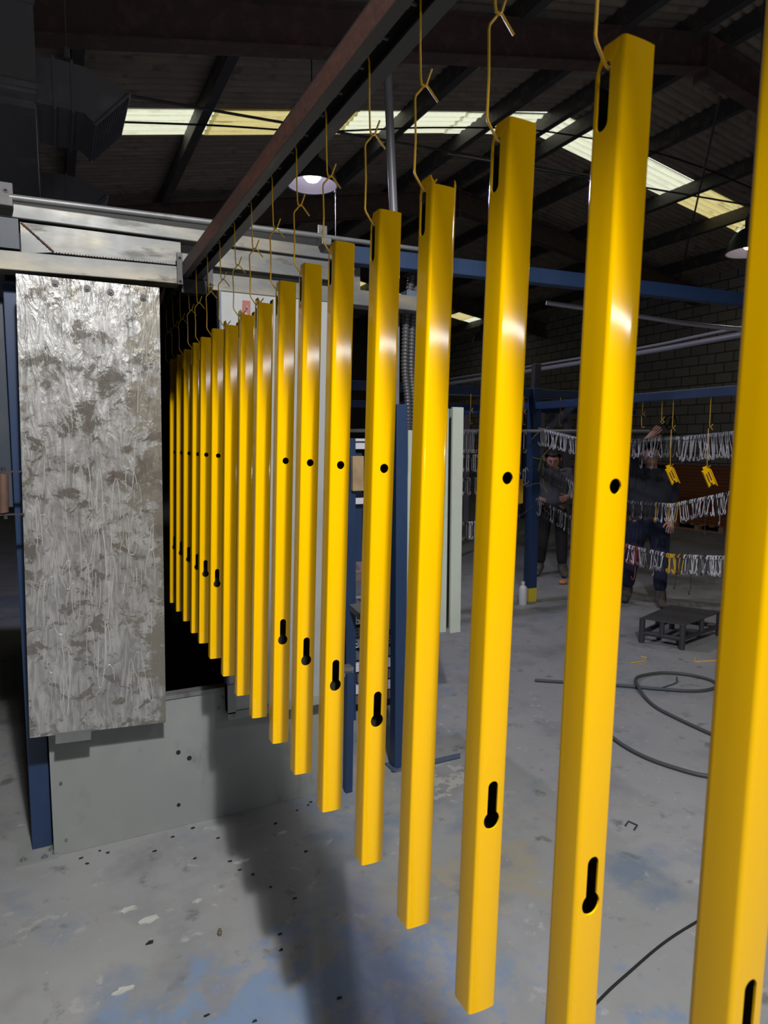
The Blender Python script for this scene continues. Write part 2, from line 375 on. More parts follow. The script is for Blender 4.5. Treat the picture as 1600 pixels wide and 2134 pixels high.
for x, lab in zip(ploc, pl):
    bm = BM(); z = roof_z(x)-AMP-.01
    box(bm, x-.035, x+.035, YB, YE, z-.19, z); box(bm, x-.035, x+.06, YB, YE, z-.195, z-.185)
    o = link('roof_purlin', bm, PURL, org=(x, 0, z)); tag(o, 'long dark steel purlin under the roof, '+lab, 'roof beam', 'purlins under the corrugated roof')
for (a, b_, lab) in (((-.5, 6.3, 4.5), (8.6, 8.2, 5.75), 'thin dark brace rod crossing the roof from the duct to the ridge'), ((5.2, 8.6, 5.75), (11.5, 6.1, 4.9), 'thin dark brace rod under the right roof slope'),
                     ((7.0, 5.6, 5.6), (11.8, 10.2, 5.0), 'thin dark brace rod crossing the right skylight')):
    bm = BM(); cyl(bm, a, b_, .014, 8); tag(link('brace_rod', bm, PURL, org=a, smooth=40), lab, 'rod')
bm = BM(); tube(bm, smoothpath([(.3, 7.4, 4.72), (1.6, 7.5, 4.98), (3.0, 7.9, 5.35), (4.4, 7.6, 5.55), (6.2, 7.6, 5.85), (8.0, 7.0, 5.6), (10.5, 6.7, 5.15), (12.4, 6.6, 4.9)]), .011, 8)
tag(link('electric_cable', bm, BLACK, org=(.3, 7.4, 4.72), smooth=60), 'thin black cable strung under the skylights', 'cable')
# lamps
def high_bay(loc, label, bulb, chain=True):
    x, y, z = loc; t = thing('high_bay_lamp', (x, y, z), label, 'lamp', None)
    r = .215
    pr = [(r, -.02), (r*.98, .02), (r*.86, .09), (r*.66, .15), (r*.42, .19), (r*.3, .2)]
    bm = BM(); lathe(bm, [(r+.012, -.02)]+[(a+.006, b_+.006) for a, b_ in pr[1:]], loc); link('lamp_shade', bm, SHADEO, t, smooth=50)
    bm = BM(); lathe(bm, [(r+.012, -.021), (r, -.018)]+[(a-.002, b_-.002) for a, b_ in pr[1:]]+[(.001, .198)], loc); link('reflector', bm, SHADEI, t, smooth=50)
    bm = BM(); lathe(bm, [(.001, .34), (.05, .34), (.06, .31), (.06, .22), (.05, .2)], loc); link('ballast_housing', bm, SHADEO, t, smooth=40)
    bm = BM(); lathe(bm, [(.001, .012), (.05, .018), (.078, .05), (.07, .11), (.03, .19), (.001, .19)], loc); link('bulb', bm, bulb, t, smooth=60)
    bm = BM(); cyl(bm, (x, y, z+.34), (x, y, roof_z(x)-.03), .006, 8); link('suspension_rod', bm, SHADEO, t)
    if chain:
        bm = BM(); cyl(bm, (x+r+.005, y, z-.02), (x+r+.005, y, z-.62), .0018, 6); cyl(bm, (x+r+.005, y, z-.02), (x+r+.005, y, z-.045), .012, 10); link('pull_cord', bm, PURL, t)
    return t
high_bay((2.17, 5.9, 3.96), 'lit round pendant lamp glowing bluish white beside the overhead rail', BULBC)
high_bay((6.16, 4.50, 3.53), 'pendant lamp with warm reflector at the right edge of the photo', BULBW)
high_bay((7.9, 11.6, 3.72), 'small unlit pendant lamp far back in the dark hall', SHADEI, False)
high_bay((.25, -.63, 4.22), 'pendant lamp hanging behind the viewer, lighting the row of bars', BULBC, False)
high_bay((3.2, -1.4, 4.33), 'unseen pendant lamp added as fill behind and to the right of the viewer', BULBC, False)

# ---------------------------------------------------------------- duct
t = thing('ventilation_duct', (-.35, 3.5, 3.1), 'large dusty dark grey sheet metal duct above the booth with two angled outlets', 'duct')
bm = BM(); box(bm, -.9, .0, 3.42, 3.52, 3.15, 4.4, .004); box(bm, -.9, -.01, 3.50, 9.0, 3.12, 3.55); link('trunk', bm, DUCT, t)
bm = BM()
for z in (3.175, 3.52): box(bm, -.9, .006, 3.405, 3.425, z-.012, z+.012)
link('trunk_flange', bm, DUCT, t)
el = [(0, 3.345), (.10, 3.352), (.20, 3.345), (.30, 3.315), (.383, 3.265), (.235, 3.105), (.19, 3.145), (.085, 3.148), (0, 3.15)]
for dy, nm in ((0, 'a'), (1.42, 'b')):
    bm = BM(); prism(bm, el, 'y', 3.5+dy, 3.95+dy); o = link('outlet_elbow', bm, DUCT, t)
    bm = BM()
    for xx in (.07, .145): box(bm, xx-.006, xx+.006, 3.494+dy, 3.956+dy, 3.135, 3.36)
    link('seam_strip', bm, DUCT, o)
    bm = BM()
    a = Vector((.383, 0, 3.265)); b_ = Vector((.235, 0, 3.105)); nrm = Vector((.16, 0, -.148)).normalized()
    for k in range(15):
        p = a.lerp(b_, (k+.5)/15) + nrm*.008
        cyl(bm, (p.x, 3.51+dy, p.z), (p.x, 3.94+dy, p.z), .004, 6)
    link('grille', bm, PURL, o)
    bm = BM()
    for p, q in (((a.x, 3.495+dy, a.z), (b_.x, 3.495+dy, b_.z)), ((a.x, 3.955+dy, a.z), (b_.x, 3.955+dy, b_.z)), ((a.x, 3.495+dy, a.z), (a.x, 3.955+dy, a.z)), ((b_.x, 3.495+dy, b_.z), (b_.x, 3.955+dy, b_.z))):
        cyl(bm, p, q, .009, 4)
    link('outlet_rim', bm, DUCT, o)
bm = BM(); cyl(bm, (.13, 3.62, 3.35), (.13, 3.62, 4.95), .004, 6); cyl(bm, (.125, 3.49, 3.36), (.125, 3.49, 3.40), .014, 8)
tag(link('suspension_wire', bm, PURL, org=(.13, 3.62, 3.35)), 'thin wire holding the grey duct elbow up to the roof', 'wire')

# ---------------------------------------------------------------- spray booth
YF = 2.86
booth = thing('spray_booth', (.6, YF, 0), 'walk-in coating booth with grey painted base and weathered steel lintel around a dark slot', 'booth')
bm = BM(); box(bm, -.066, 1.24, YF, YF+.04, 0, .575, .002); bp_ = link('base_panel', bm, GREYP, booth)
for p in ((-.03, .30), (-.02, .06), (.62, .545), (.60, .50), (1.05, .52)):
    bm = BM(); tube(bm, [(p[0], YF, p[1]), (p[0], YF-.004, p[1])], .006, 10); link('rivet', bm, GALV, bp_)
for p, r in (((.47, .30), .010), ((.425, .335), .0095), ((.42, .10), .008)):
    bm = BM(); tube(bm, [(p[0], YF-.0005, p[1]), (p[0], YF-.0022, p[1])], r, 14); link('screw_hole', bm, BLACK, bp_)
bm = BM(); box(bm, -.05, 1.24, YF-.006, YF+.05, .575, .592); link('sill_strip', bm, GALV, booth)
bm = BM(); box(bm, -.20, -.05, YF-.02, 3.05, 0, .010); link('foot_plate', bm, GREYP, booth)
for p in ((-.175, 2.87), (-.10, 2.855), (-.075, 2.90), (-.06, 2.87)):
    bm = BM(); hexbolt(bm, (p[0], p[1], .010), 'z', .008, .006); link('anchor_bolt', bm, GALV, booth)
bm = BM(); box(bm, -.145, -.072, 2.93, 3.0, .01, 2.25, .003); link('corner_post', bm, BLUE, booth)
bm = BM(); box(bm, -.215, -.150, 2.99, 3.03, 1.4, 2.2); link('side_strip', bm, NAVYP, booth)
# dark chamber: near-black panel colour stands in for the shade inside
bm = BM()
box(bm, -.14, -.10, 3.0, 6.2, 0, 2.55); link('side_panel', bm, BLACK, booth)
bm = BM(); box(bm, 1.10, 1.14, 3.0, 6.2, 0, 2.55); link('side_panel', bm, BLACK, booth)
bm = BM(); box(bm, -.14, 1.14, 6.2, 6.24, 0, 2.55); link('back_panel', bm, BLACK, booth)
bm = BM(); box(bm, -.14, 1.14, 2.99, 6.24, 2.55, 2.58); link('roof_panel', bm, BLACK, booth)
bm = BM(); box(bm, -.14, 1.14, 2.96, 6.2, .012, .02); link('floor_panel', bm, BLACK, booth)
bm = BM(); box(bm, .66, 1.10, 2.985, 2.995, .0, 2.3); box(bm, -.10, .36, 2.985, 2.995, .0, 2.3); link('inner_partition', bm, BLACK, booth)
# lintel left of the rail and right of it
def lintel(x0, x1, tl, side):
    rot = Matrix.Rotation(math.radians(tl), 3, 'Y')
    bm = BM(); box(bm, x0, x1, YF-.04, YF+.05, 2.268, 2.335, .003, rot); link('track_beam', bm, STAIN, booth)
lintel(-.6, .478, -1.2, 0)
lintel(.585, 1.56, 0, 1)
bm = BM(); box(bm, -.6, 1.30, YF+.05, YF+.07, 2.33, 2.50); link('fascia_sheet', bm, STAIN, booth)
bm = BM()
prism(bm, [(-.075, 2.335), (-.075, 2.447), (.03, 2.352)], 'y', YF-.012, YF+.05)
prism(bm, [(-.075, 2.447), (.49, 2.452), (.49, 2.36), (.03, 2.352)], 'y', YF-.004, YF+.05)
link('mitred_frame', bm, STAIN, booth)
bm = BM(); prev = None
for k in range(26):
    u = k/25; x = -.07+.10*u; z = 2.442-.088*u
    bmesh.ops.create_icosphere(bm, subdivisions=1, radius=.0035+.0015*random.random(), matrix=Matrix.Translation((x, YF-.0155, z)))
for k in range(40):
    x = .04+.4*k/40
    bmesh.ops.create_icosphere(bm, subdivisions=1, radius=.002+.002*random.random(), matrix=Matrix.Translation((x, YF-.008, 2.353+.006*k/40)))
link('weld_bead', bm, RAIL, booth)
bm = BM(); box(bm, .60, 1.16, YF-.004, YF+.05, 2.37, 2.455, .003); link('lintel_panel', bm, STAIN, booth)
bm = BM(); box(bm, -.6, 1.30, YF-.02, YF+.05, 2.455, 2.505, .004); link('upper_beam', bm, STAIN, booth)
bm = BM(); box(bm, -.6, -.08, YF-.03, YF+.03, 2.345, 2.45); link('blue_end_plate', bm, NAVYP, booth)['label'] = 'dark blue end plate'
bm = BM(); cyl(bm, (-.105, YF-.025, 2.522), (1.075, YF-.025, 2.545), .0125, 16); cyl(bm, (1.075, YF-.025, 2.545), (1.6, YF-.025, 2.552), .0105, 16); link('top_pipe', bm, GALV, booth, smooth=40)
for X0, zz in ((-.115, 2.515), (1.09, 2.535)):
    bm = BM(); box(bm, X0-.022, X0+.022, YF-.02, YF-.014, zz-.005, zz+.06, .003); box(bm, X0-.022, X0+.022, YF-.07, YF+.0, zz-.035, zz-.005, .003); hexbolt(bm, (X0, YF-.02, zz+.035), 'y', .007, .005)
    link('pipe_bracket', bm, PURL if X0 < 0 else GALV, booth)
bm = BM(); box(bm, 1.50, 1.62, YF-.035, YF+.03, 2.29, 2.36, .003); link('beam_end_cap', bm, BLUEG, booth)
# rail end brackets with bolts
for X0, x1 in ((.466, .488), (.583, .606)):
    bm = BM(); box(bm, X0, x1, YF-.052, YF-.04, 2.275, 2.395, .001)
    for z in (2.29, 2.38): hexbolt(bm, ((X0+x1)/2, YF-.052, z), 'y', .006, .005)
    link('rail_bracket', bm, RAILD, booth)
bm = BM(); box(bm, .485, .585, YF-.03, YF+.02, 2.25, 2.303); link('bracket_plate', bm, BLACK, booth)

# sliding door hanging in front of the opening (leans slightly)
YD = 2.76
door = thing('sliding_door', (.15, YD, .52), 'tall ground steel sheet sliding door with swirled grinding marks, half open', 'door')
bm = BM(); P4 = [(-.100, .555), (.370, .515), (.388, 2.245), (-.097, 2.262)]
P4 = [(-.126, .547), (.365, .518), (.390, 2.243), (-.094, 2.243)]
prism(bm, P4, 'y', YD, YD+.035)
dp = link('door_sheet', bm, DOORM, door); 
for x, z in ((.03, 2.222), (.135, 2.215), (.215, 2.21), (.33, 2.2)): bm = BM(); tube(bm, [(x, YD, z), (x, YD-.004, z)], .012, 12); tube(bm, [(x, YD-.004, z), (x, YD-.009, z)], .006, 6); link('bolt', bm, DARKP, door)
rs = random.Random(11)
bm = BM()
def mark(pts, r=.0008):
    r *= 1.5
    g0 = len(bm.verts); tube(bm, [(x, YD-.0003, z) for x, z in pts], r, 4)
    bm.verts.ensure_lookup_table()
    for v in list(bm.verts)[g0:]: v.co.y = YD-.0003+(v.co.y-(YD-.0003))*.5
for k in range(95):
    h = rs.uniform(.05, .19); wd = rs.uniform(.006, .022); z = rs.uniform(.60, 2.12 if rs.random() < .4 else 1.5); x = rs.uniform(-.075, .335); lean = rs.uniform(-.012, .016)
    if rs.random() < .45:
        mark([(x+lean*u+.003*math.sin(3*u), z+h*u) for u in (0, .25, .5, .75, 1)], rs.uniform(.0005, .0012))
    else:
        sg_ = 1 if rs.random() < .7 else -1
        mark([(x+wd*math.cos(PI*u)+lean*math.sin(PI*u), z+sg_*h*math.sin(PI*u)**.8*(1 if u < .5 else rs.uniform(.9, 1))) for u in [i/12 for i in range(13)]], rs.uniform(.0004, .0010))
gm = link('grinding_marks', bm, M('bright_ground_steel', (.52, .52, .51), .4, .3), door); gm['kind'] = 'stuff'
bm = BM(); box(bm, -.04, .085, YD-.006, YD+.02, .505, .548, .001, Matrix.Rotation(math.radians(3), 3, 'Y')); link('bottom_tab', bm, GALV, door)
bm = BM()
for z in (1.547, 1.393):
    box(bm, -.20, -.105, YD-.012, YD+.002, z-.003, z+.003); tube(bm, [(-.165, YD-.005, z), (-.165, YD-.005, z+(.016 if z > 1.45 else -.016))], .007, 8)
hb = link('handle_bracket', bm, DARKP, door)
bm = BM(); tube(bm, smoothpath([(-.165, YD-.005, 1.54), (-.166, YD-.005, 1.53), (-.168, YD-.005, 1.47), (-.170, YD-.005, 1.41), (-.170, YD-.005, 1.40)]), [.013]+[.0165]*23+[.013], 16); link('handle_grip', bm, GRIP, hb, smooth=50)

# right-hand sliding door, pale grey, with its frame
d2 = thing('sliding_door', (.88, 2.84, .47), 'pale grey painted sliding door with a rubbed red patch, right of the dark slot', 'door')
bm = BM(); box(bm, .632, 1.108, 2.80, 2.84, .50, 2.262, .002); ds = link('door_sheet', bm, GREYD, d2)
bm = BM(); prism(bm, [(.715, 2.13), (.722, 2.235), (.755, 2.235), (.752, 2.12), (.735, 2.105)], 'y', 2.7985, 2.8); link('primer_patch', bm, REDST, ds)['label'] = 'dull red primer patch'
bm = BM(); box(bm, .625, .66, 2.79, 2.845, .49, .62, .002); box(bm, .625, 1.11, 2.79, 2.845, .465, .50, .002); hexbolt(bm, (.65, 2.79, .483), 'y', .005, .003); link('bottom_rim', bm, GREYP, d2)
bm = BM(); box(bm, .625, .634, 2.797, 2.845, .50, 2.265); link('edge_strip', bm, BLUEG, d2)
bm = BM(); box(bm, 1.108, 1.125, 2.797, 2.845, .50, 2.262); link('edge_strip', bm, BLUEG, d2)
bm = BM()
for z in (2.205, 2.105): hexbolt(bm, (.738, 2.80, z), 'y', .004, .003)
link('screw', bm, GALV, d2)

# ---------------------------------------------------------------- overhead rail
rail = thing('overhead_conveyor_rail', (.515, 0, 2.31), 'long rusty red-brown steel conveyor rail running overhead into the booth', 'rail')
bm = BM(); box(bm, .486, .491, -3.2, 5.9, 2.3095, 2.355); link('rail_side', bm, RAIL, rail)
bm = BM(); box(bm, .486, .509, -3.2, 5.9, 2.306, 2.3095); link('rail_lower_lip', bm, RAILD, rail)
bm = BM(); box(bm, .562, .567, -3.2, 5.9, 2.3095, 2.355); box(bm, .486, .567, -3.2, 5.9, 2.355, 2.359); link('rail_channel', bm, RAILD, rail)
bm = BM(); box(bm, .537, .567, -3.2, 5.9, 2.306, 2.3095); link('rail_lip', bm, RAILD, rail)
bm = BM(); box(bm, .492, .561, -3.2, 5.9, 2.344, 2.3545); link('chain_track', bm, BLACK, rail)
bm = BM()
y = -.6
while y < 5.4:
    tube(bm, [(.512, y, 2.325), (.518, y, 2.325)], .010, 12); tube(bm, [(.518, y, 2.325), (.531, y, 2.325)], .004, 8); y += .0985
link('chain_rollers', bm, DARKP, rail)

# ---------------------------------------------------------------- yellow bars
LEN, W_, D_ = 1.236, .0455, .044
def make_bar(kind):
    wt = .0022
    def prof(o):
        r = .0045-o*.5; rb = .0085-o; x0, x1, y0, y1 = o, W_-o, o, D_-o; p = []
        cv = .0009 if o == 0 else .0009
        def arc(cx, cy, a0, a1, k=5):
            for i in range(k+1):
                a = a0+(a1-a0)*i/k; p.append((cx+r*math.cos(a), cy+r*math.sin(a)))
        # front face (y = 0 side), bowed very slightly outwards
        n = 8; fx0, fx1 = x0+r, x1-r
        for i in range(n+1):
            u = i/n; p.append((fx0+(fx1-fx0)*u, y0 - cv*(1-(2*u-1)**2)))
        arc(x1-r, y0+r, -PI/2, 0); r0 = r; r = rb; arc(x1-r, y1-r, 0, PI/2); arc(x0+r, y1-r, PI/2, PI); r = r0; arc(x0+r, y0+r, PI, 3*PI/2)
        q = [p[0]]
        for a in p[1:]:
            if (a[0]-q[-1][0])**2+(a[1]-q[-1][1])**2 > 1e-10: q.append(a)
        if (q[0][0]-q[-1][0])**2+(q[0][1]-q[-1][1])**2 < 1e-10: q.pop()
        return q
    bm = BM(); O = prof(0); I = prof(wt); n = len(O)
    lv = []
    for P_, z in ((O, 0), (O, -LEN), (I, -LEN), (I, 0)): lv.append([bm.verts.new((a, b_, z)) for a, b_ in P_])
    for k in range(4):
        A, B = lv[k], lv[(k+1) % 4]
        for i in range(n): bm.faces.new((A[i], A[(i+1) % n], B[(i+1) % n], B[i]))
    bmesh.ops.recalc_face_normals(bm, faces=bm.faces)
    me = bpy.data.meshes.new('bar_mesh'); bm.to_mesh(me); bm.free()
    o = bpy.data.objects.new('bar_tmp', me); COL.objects.link(o)
    cut = BM()
    # slot in the left flange
    sy = .026
    box(cut, -.02, .012, sy-.0085, sy+.0085, -.078, -.024)
    cyl(cut, (-.02, sy, -.024), (.012, sy, -.024), .0085, 20); cyl(cut, (-.02, sy, -.078), (.012, sy, -.078), .0085, 20)
    # back corner cut away
    prism(cut, [(.024, .01), (.07, .01), (.07, -.30), (.0425, -.30), (.0425, -.034)], 'x', -.03, .08) if kind == 'front' else None
    if kind == 'front':
        cyl(cut, (.0235, -.02, -.463), (.0235, .012, -.463), .0087, 28)
        cyl(cut, (.0235, -.02, -.947), (.0235, .012, -.947), .0132, 32)
        cyl(cut, (.0235, -.02, -.898), (.0235, .012, -.898), .0083, 24)
        box(cut, .0235-.0083, .0235+.0083, -.02, .012, -.945, -.898)
    else:
        prism(cut, [(.0046, .02), (W_-.0046, .02), (W_-.0046, -.014), (.0046, -.014)], 'y', -.02, .012)
        prism(cut, [(-.01, .02), (.0155, .02), (.0, -.013), (-.01, -.013)], 'x', -.03, .08)
        prism(cut, [(.026, .02), (.06, .02), (.06, -.028), (.0425, -.028)], 'x', -.03, .08)
    # one cutter per piece would be safer than a self-overlapping one: split by loose parts
    bmesh.ops.recalc_face_normals(cut, faces=cut.faces)
    cm = bpy.data.meshes.new('cut'); cut.to_mesh(cm); cut.free()
    co = bpy.data.objects.new('cut', cm); COL.objects.link(co)
    md = o.modifiers.new('b', 'BOOLEAN'); md.operation = 'DIFFERENCE'; md.object = co; md.solver = 'EXACT'; md.use_self = True
    dg = bpy.context.evaluated_depsgraph_get()
    res = bpy.data.meshes.new_from_object(o.evaluated_get(dg)); res.name = 'bar_'+kind
    bpy.data.objects.remove(o); bpy.data.objects.remove(co)
    res.materials.clear(); res.materials.append(YEL)
    res.materials.append(INDARK)
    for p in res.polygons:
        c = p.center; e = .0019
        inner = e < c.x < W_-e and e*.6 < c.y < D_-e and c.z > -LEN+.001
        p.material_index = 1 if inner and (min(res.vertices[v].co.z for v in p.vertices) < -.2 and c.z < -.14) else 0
    res.shade_smooth(); res.set_sharp_from_angle(angle=math.radians(28))
    return res
bar_a, bar_b = make_bar('front'), make_bar('plain')
# front-left corner depth of every bar along the rail, measured one by one
YS = [.352, .549, .743, .938, 1.124, 1.335, 1.525, 1.716, 1.918, 2.117, 2.322, 2.526, 2.745, 2.914, 3.13, 3.33, 3.53]
PLAIN = {3, 8, 9, 10}
ORD = ['first', 'second', 'third', 'fourth', 'fifth', 'sixth', 'seventh', 'eighth', 'ninth', 'tenth', 'eleventh', 'twelfth', 'thirteenth', 'fourteenth', 'fifteenth', 'sixteenth', 'seventeenth', 'eighteenth', 'nineteenth']
def hook_mesh():
    up = [(-.012, .0, .272), (-.009, 0, .262), (-.009, .001, .20), (-.008, .0, .150), (-.0065, -.001, .141), (-.0025, -.002, .1385), (.001, -.0015, .142), (.0045, 0, .151), (.0115, .002, .168)]
    lo = [(.021, -.002, .120), (.010, 0, .134), (.002, .001, .1435), (-.0015, .002, .1435), (-.006, .001, .136), (-.016, 0, .124), (-.0175, 0, .118), (-.0155, .001, .06), (-.0172, .001, .012), (-.0155, .001, .006), (-.006, .0, -.008), (.0, 0, -.0145), (.004, 0, -.0155), (.008, 0, -.012), (.022, .002, .006)]
    out = []
    for pts in (up, lo):
        bm = BM(); tube(bm, pts, .0018, 8); out.append(bm)
    return out
hk = hook_mesh()
def meshof(bm, mat, name):
    bmesh.ops.recalc_face_normals(bm, faces=bm.faces); me = bpy.data.meshes.new(name); bm.to_mesh(me); bm.free(); me.materials.append(mat); me.shade_smooth(); me.set_sharp_from_angle(angle=math.radians(60)); return me
hup, hlo = meshof(hk[0], YWIRE, 'upper_hook'), meshof(hk[1], YWIRE, 'lower_hook')
for k, y in enumerate(YS):
    plain = k in PLAIN
    o = bpy.data.objects.new('yellow_bar', bar_b if plain else bar_a); COL.objects.link(o)
    zt = 2.068 if not plain else 2.064
    o.location = (.5405, y, zt); o.rotation_euler = (0, math.radians(1.72+random.uniform(-.08, .08)), math.radians(random.uniform(-.7, .7)))
    where = f'{ORD[k]} from the right'
    if k == 0: lab = 'glossy yellow square bar nearest the camera, out of focus at the right edge'
    elif plain: lab = f'yellow square bar, notched open top and plain front, {where}'
    elif k in (13, 14, 15, 16, 17, 18): lab = f'yellow bar hanging inside the dark booth, {where}'
    else: lab = f'yellow bar with round hole and keyhole, {where}'
    tag(o, lab, 'bar', 'yellow bars hanging from the overhead rail')
    hz = 2.061; hx = .5405
    for me, nm, w2 in ((hup, 'wire_hook', 'upper'), (hlo, 'wire_hook', 'lower')):
        h = bpy.data.objects.new(nm, me); h.location = (hx, y+.024, hz); h.rotation_euler = (0, 0, math.radians(random.uniform(-5, 5))); COL.objects.link(h)
        tag(h, (f'yellow wire hook from the rail above the bar {ORD[k]} from the right' if w2 == 'upper' else f'yellow kinked wire hook through the slot of the bar {ORD[k]} from the right'), 'hook', f'{w2} wire hooks carrying the yellow bars')

# ---------------------------------------------------------------- frame behind the booth, cabinet, hoses
bm = BM(); box(bm, 1.16, 4.4, YF-.03, YF+.03, 2.455, 2.53, .004); bmesh.ops.rotate(bm, cent=(1.45, YF, 2.49), matrix=Matrix.Rotation(math.radians(-1.2), 3, 'Y'), verts=bm.verts)
tag(link('blue_beam', bm, BLUE, org=(1.45, YF, 2.49)), 'dark blue square steel beam running right from the booth top behind the bars', 'beam')
bm = BM(); cyl(bm, (1.478, 3.0, 3.45), (1.528, 3.0, 2.55), .020, 20); cyl(bm, (1.478, 3.0, 3.45), (1.36, 3.0, 5.2), .020, 20)
tag(link('grey_pole', bm, PIPEG, org=(1.52, 3.0, 2.55), smooth=40), 'upright grey steel tube rising from the booth to the roof', 'pole')
t = thing('steel_post', (1.52, 2.92, 0), 'dark blue steel post standing behind the fourth and fifth bars', 'post')
bm = BM(); box(bm, 1.487, 1.548, 2.90, 2.96, .01, 1.84, .003); link('post_body', bm, BLUE, t)
bm = BM(); box(bm, 1.487, 1.517, 2.93, 2.98, 1.84, 2.30, .003); link('upper_sleeve', bm, GALV, t)
bm = BM(); box(bm, 1.47, 1.565, 2.88, 2.98, 0, .01); hexbolt(bm, (1.478, 2.89, .01), 'z'); link('foot_plate', bm, BLUEG, t)
for (x, y, lab) in ((1.552, 2.935, 'left'), (1.594, 2.95, 'right')):
    bm = BM(); pts = []; rr = []
    path = smoothpath([(x+.03, y, 2.45), (x, y-.01, 2.30), (x-.008, y-.01, 2.15), (x-.004, y, 2.0), (x+.012, y, 1.86), (x+.02, y+.02, 1.72)], 36)
    for i, p in enumerate(path): pts.append(p); rr.append(.0185 if i % 4 < 2 else .0145)
    tube(bm, pts, rr, 16); tag(link('corrugated_hose', bm, HOSE, org=(x, y, 2.0), smooth=80), f'black corrugated hose hanging from the beam beside the blue post, {lab} of two', 'hose', 'corrugated hoses by the blue post')
cabn = thing('electrical_cabinet', (1.85, 3.42, .545), 'pale green electrical cabinet fixed behind the blue post', 'cabinet')
bm = BM(); box(bm, 1.76, 2.02, 3.30, 3.52, .545, 1.86, .003); link('body', bm, CAB, cabn)
bm = BM(); box(bm, 2.035, 2.105, 3.27, 3.29, .55, 1.858, .002); box(bm, 2.085, 2.105, 3.29, 3.52, .55, 1.855); dd = link('door', bm, CAB, cabn)
bm = BM(); box(bm, 2.02, 2.035, 3.31, 3.54, .56, 1.85); link('door_gasket', bm, BLACK, cabn)
bm = BM(); box(bm, 1.76, 2.02, 3.292, 3.30, .555, 1.85, .001); link('front_cover', bm, CAB, cabn)
bm = BM(); box(bm, 1.80, 1.86, 3.36, 3.42, 0, .545); link('support_leg', bm, BLUE, cabn)

# storage rack with perforated strips
rk = thing('storage_rack', (1.8, 4.1, 0), 'blue steel rack behind the bars holding stacks of perforated strips', 'rack')
for (x, y, nm) in ((1.53, 3.58, 0), (1.88, 3.58, 0), (1.53, 4.2, 0), (1.98, 4.2, 0)):
    bm = BM(); box(bm, x-.032, x+.032, y-.02, y+.02, 0, 1.75 if y > 4 else 1.68, .003); link('upright', bm, BLUE, rk)
for z in (.86, .10, 1.66):
    bm = BM(); prism(bm, [(1.5, 3.6), (1.92, 3.6), (2.0, 4.2), (1.5, 4.2)], 'z', z-.02, z+.02); link('shelf', bm, DARKST if z < 1 else GALV, rk)
bm = BM(); box(bm, 1.55, 1.9, 3.575, 3.60, 1.30, 1.335); box(bm, 1.55, 1.9, 3.575, 3.60, 1.62, 1.655); box(bm, 1.55, 1.9, 3.575, 3.60, 1.665, 1.68); link('cross_rail', bm, WHITEW, rk)['label'] = 'white cross rails'
bm = BM(); box(bm, 1.56, 1.63, 3.62, 3.66, .95, 1.60, .003); link('back_panel', bm, BLUE, rk)
bm = BM(); box(bm, 1.53, 1.60, 3.53, 3.56, 1.38, 1.58, .003); tag(link('wooden_block', bm, WOOD, org=(1.56, 3.5, 1.38)), 'small beige wooden block on the rack beside the bars', 'block')
def strip(bm, x0, x1, y0, y1, z, h):
    box(bm, x0, x1, y0, y1, z, z+h)
zs = [.13, .20, .27, .345, .42, .49, .565]
for i, z in enumerate(zs):
    s = thing('perforated_channel', (1.85, 3.66+.01*(i % 2), z), f'pale grey perforated steel channel, layer {["lowest", "second lowest", "third lowest", "middle", "third highest", "second highest", "topmost"][i]} of the rack stack', 'channel', 'perforated channels on the rack')
    bm = BM(); dx = random.uniform(-.03, .03); box(bm, 1.58+dx, 1.90+dx, 3.63, 3.70, z, z+.052, .002); box(bm, 1.58+dx, 1.90+dx, 3.70, 4.15, z+.003, z+.045); link('channel_body', bm, GALV if i % 2 else WHITEW, s)
    bm = BM()
    for k in range(6):
        for zz in (.016, .038): tube(bm, [(1.61+dx+k*.055, 3.63, z+zz), (1.61+dx+k*.055, 3.6285, z+zz)], .006, 8)
    link('hole_row', bm, BLACK, s)
bm = BM(); box(bm, 1.52, 1.60, 3.2, 4.2, .70, .735, rot=Matrix.Rotation(math.radians(9), 3, 'X')); tag(link('sloping_angle_bar', bm, GALV, org=(1.55, 3.6, .7)), 'grey angle bar lying sloped on the rack', 'bar')
bm = BM(); box(bm, 1.18, 1.215, 2.80, 2.83, .0, .58, .002, Matrix.Rotation(math.radians(1.0), 3, 'Y')); tag(link('blue_flat_bar', bm, BLUE, org=(1.2, 2.82, 0)), 'narrow blue flat bar standing against the booth base', 'bar')
# ---------------------------------------------------------------- floor items
bm = BM(); box(bm, 1.68, 1.86, 2.872, 2.90, 0, .003); box(bm, 1.68, 1.86, 2.872, 2.876, 0, .028)
tag(link('angle_iron', bm, BLUEG, org=(1.77, 2.88, 0)), 'short dark angle iron lying on the floor behind the bars', 'angle iron')
hose1 = [(2.95, 3.62, .012), (3.404, 3.287, .012), (3.60, 3.12, .012), (3.80, 2.985, .012), (3.98, 2.98, .012), (4.06, 3.08, .012), (4.02, 3.22, .013), (3.90, 3.33, .014), (3.75, 3.36, .014), (3.60, 3.32, .024), (3.47, 3.19, .034), (3.38, 3.03, .014), (3.32, 2.88, .012), (3.30, 2.69, .012), (3.296, 2.495, .012), (3.31, 2.3, .012), (3.2, 2.1, .012), (3.0, 2.08, .012), (2.85, 2.157, .012), (2.77, 2.30, .012), (2.73, 2.453, .012), (2.738, 2.627, .012), (2.80, 2.85, .012), (2.85, 3.1, .012)]
bm = BM(); tube(bm, smoothpath(hose1, 8), .0105, 10); tag(link('rubber_hose', bm, RUBBER, org=(3.4, 3.2, 0), smooth=60), 'dark grey rubber hose looped on the concrete floor', 'hose')
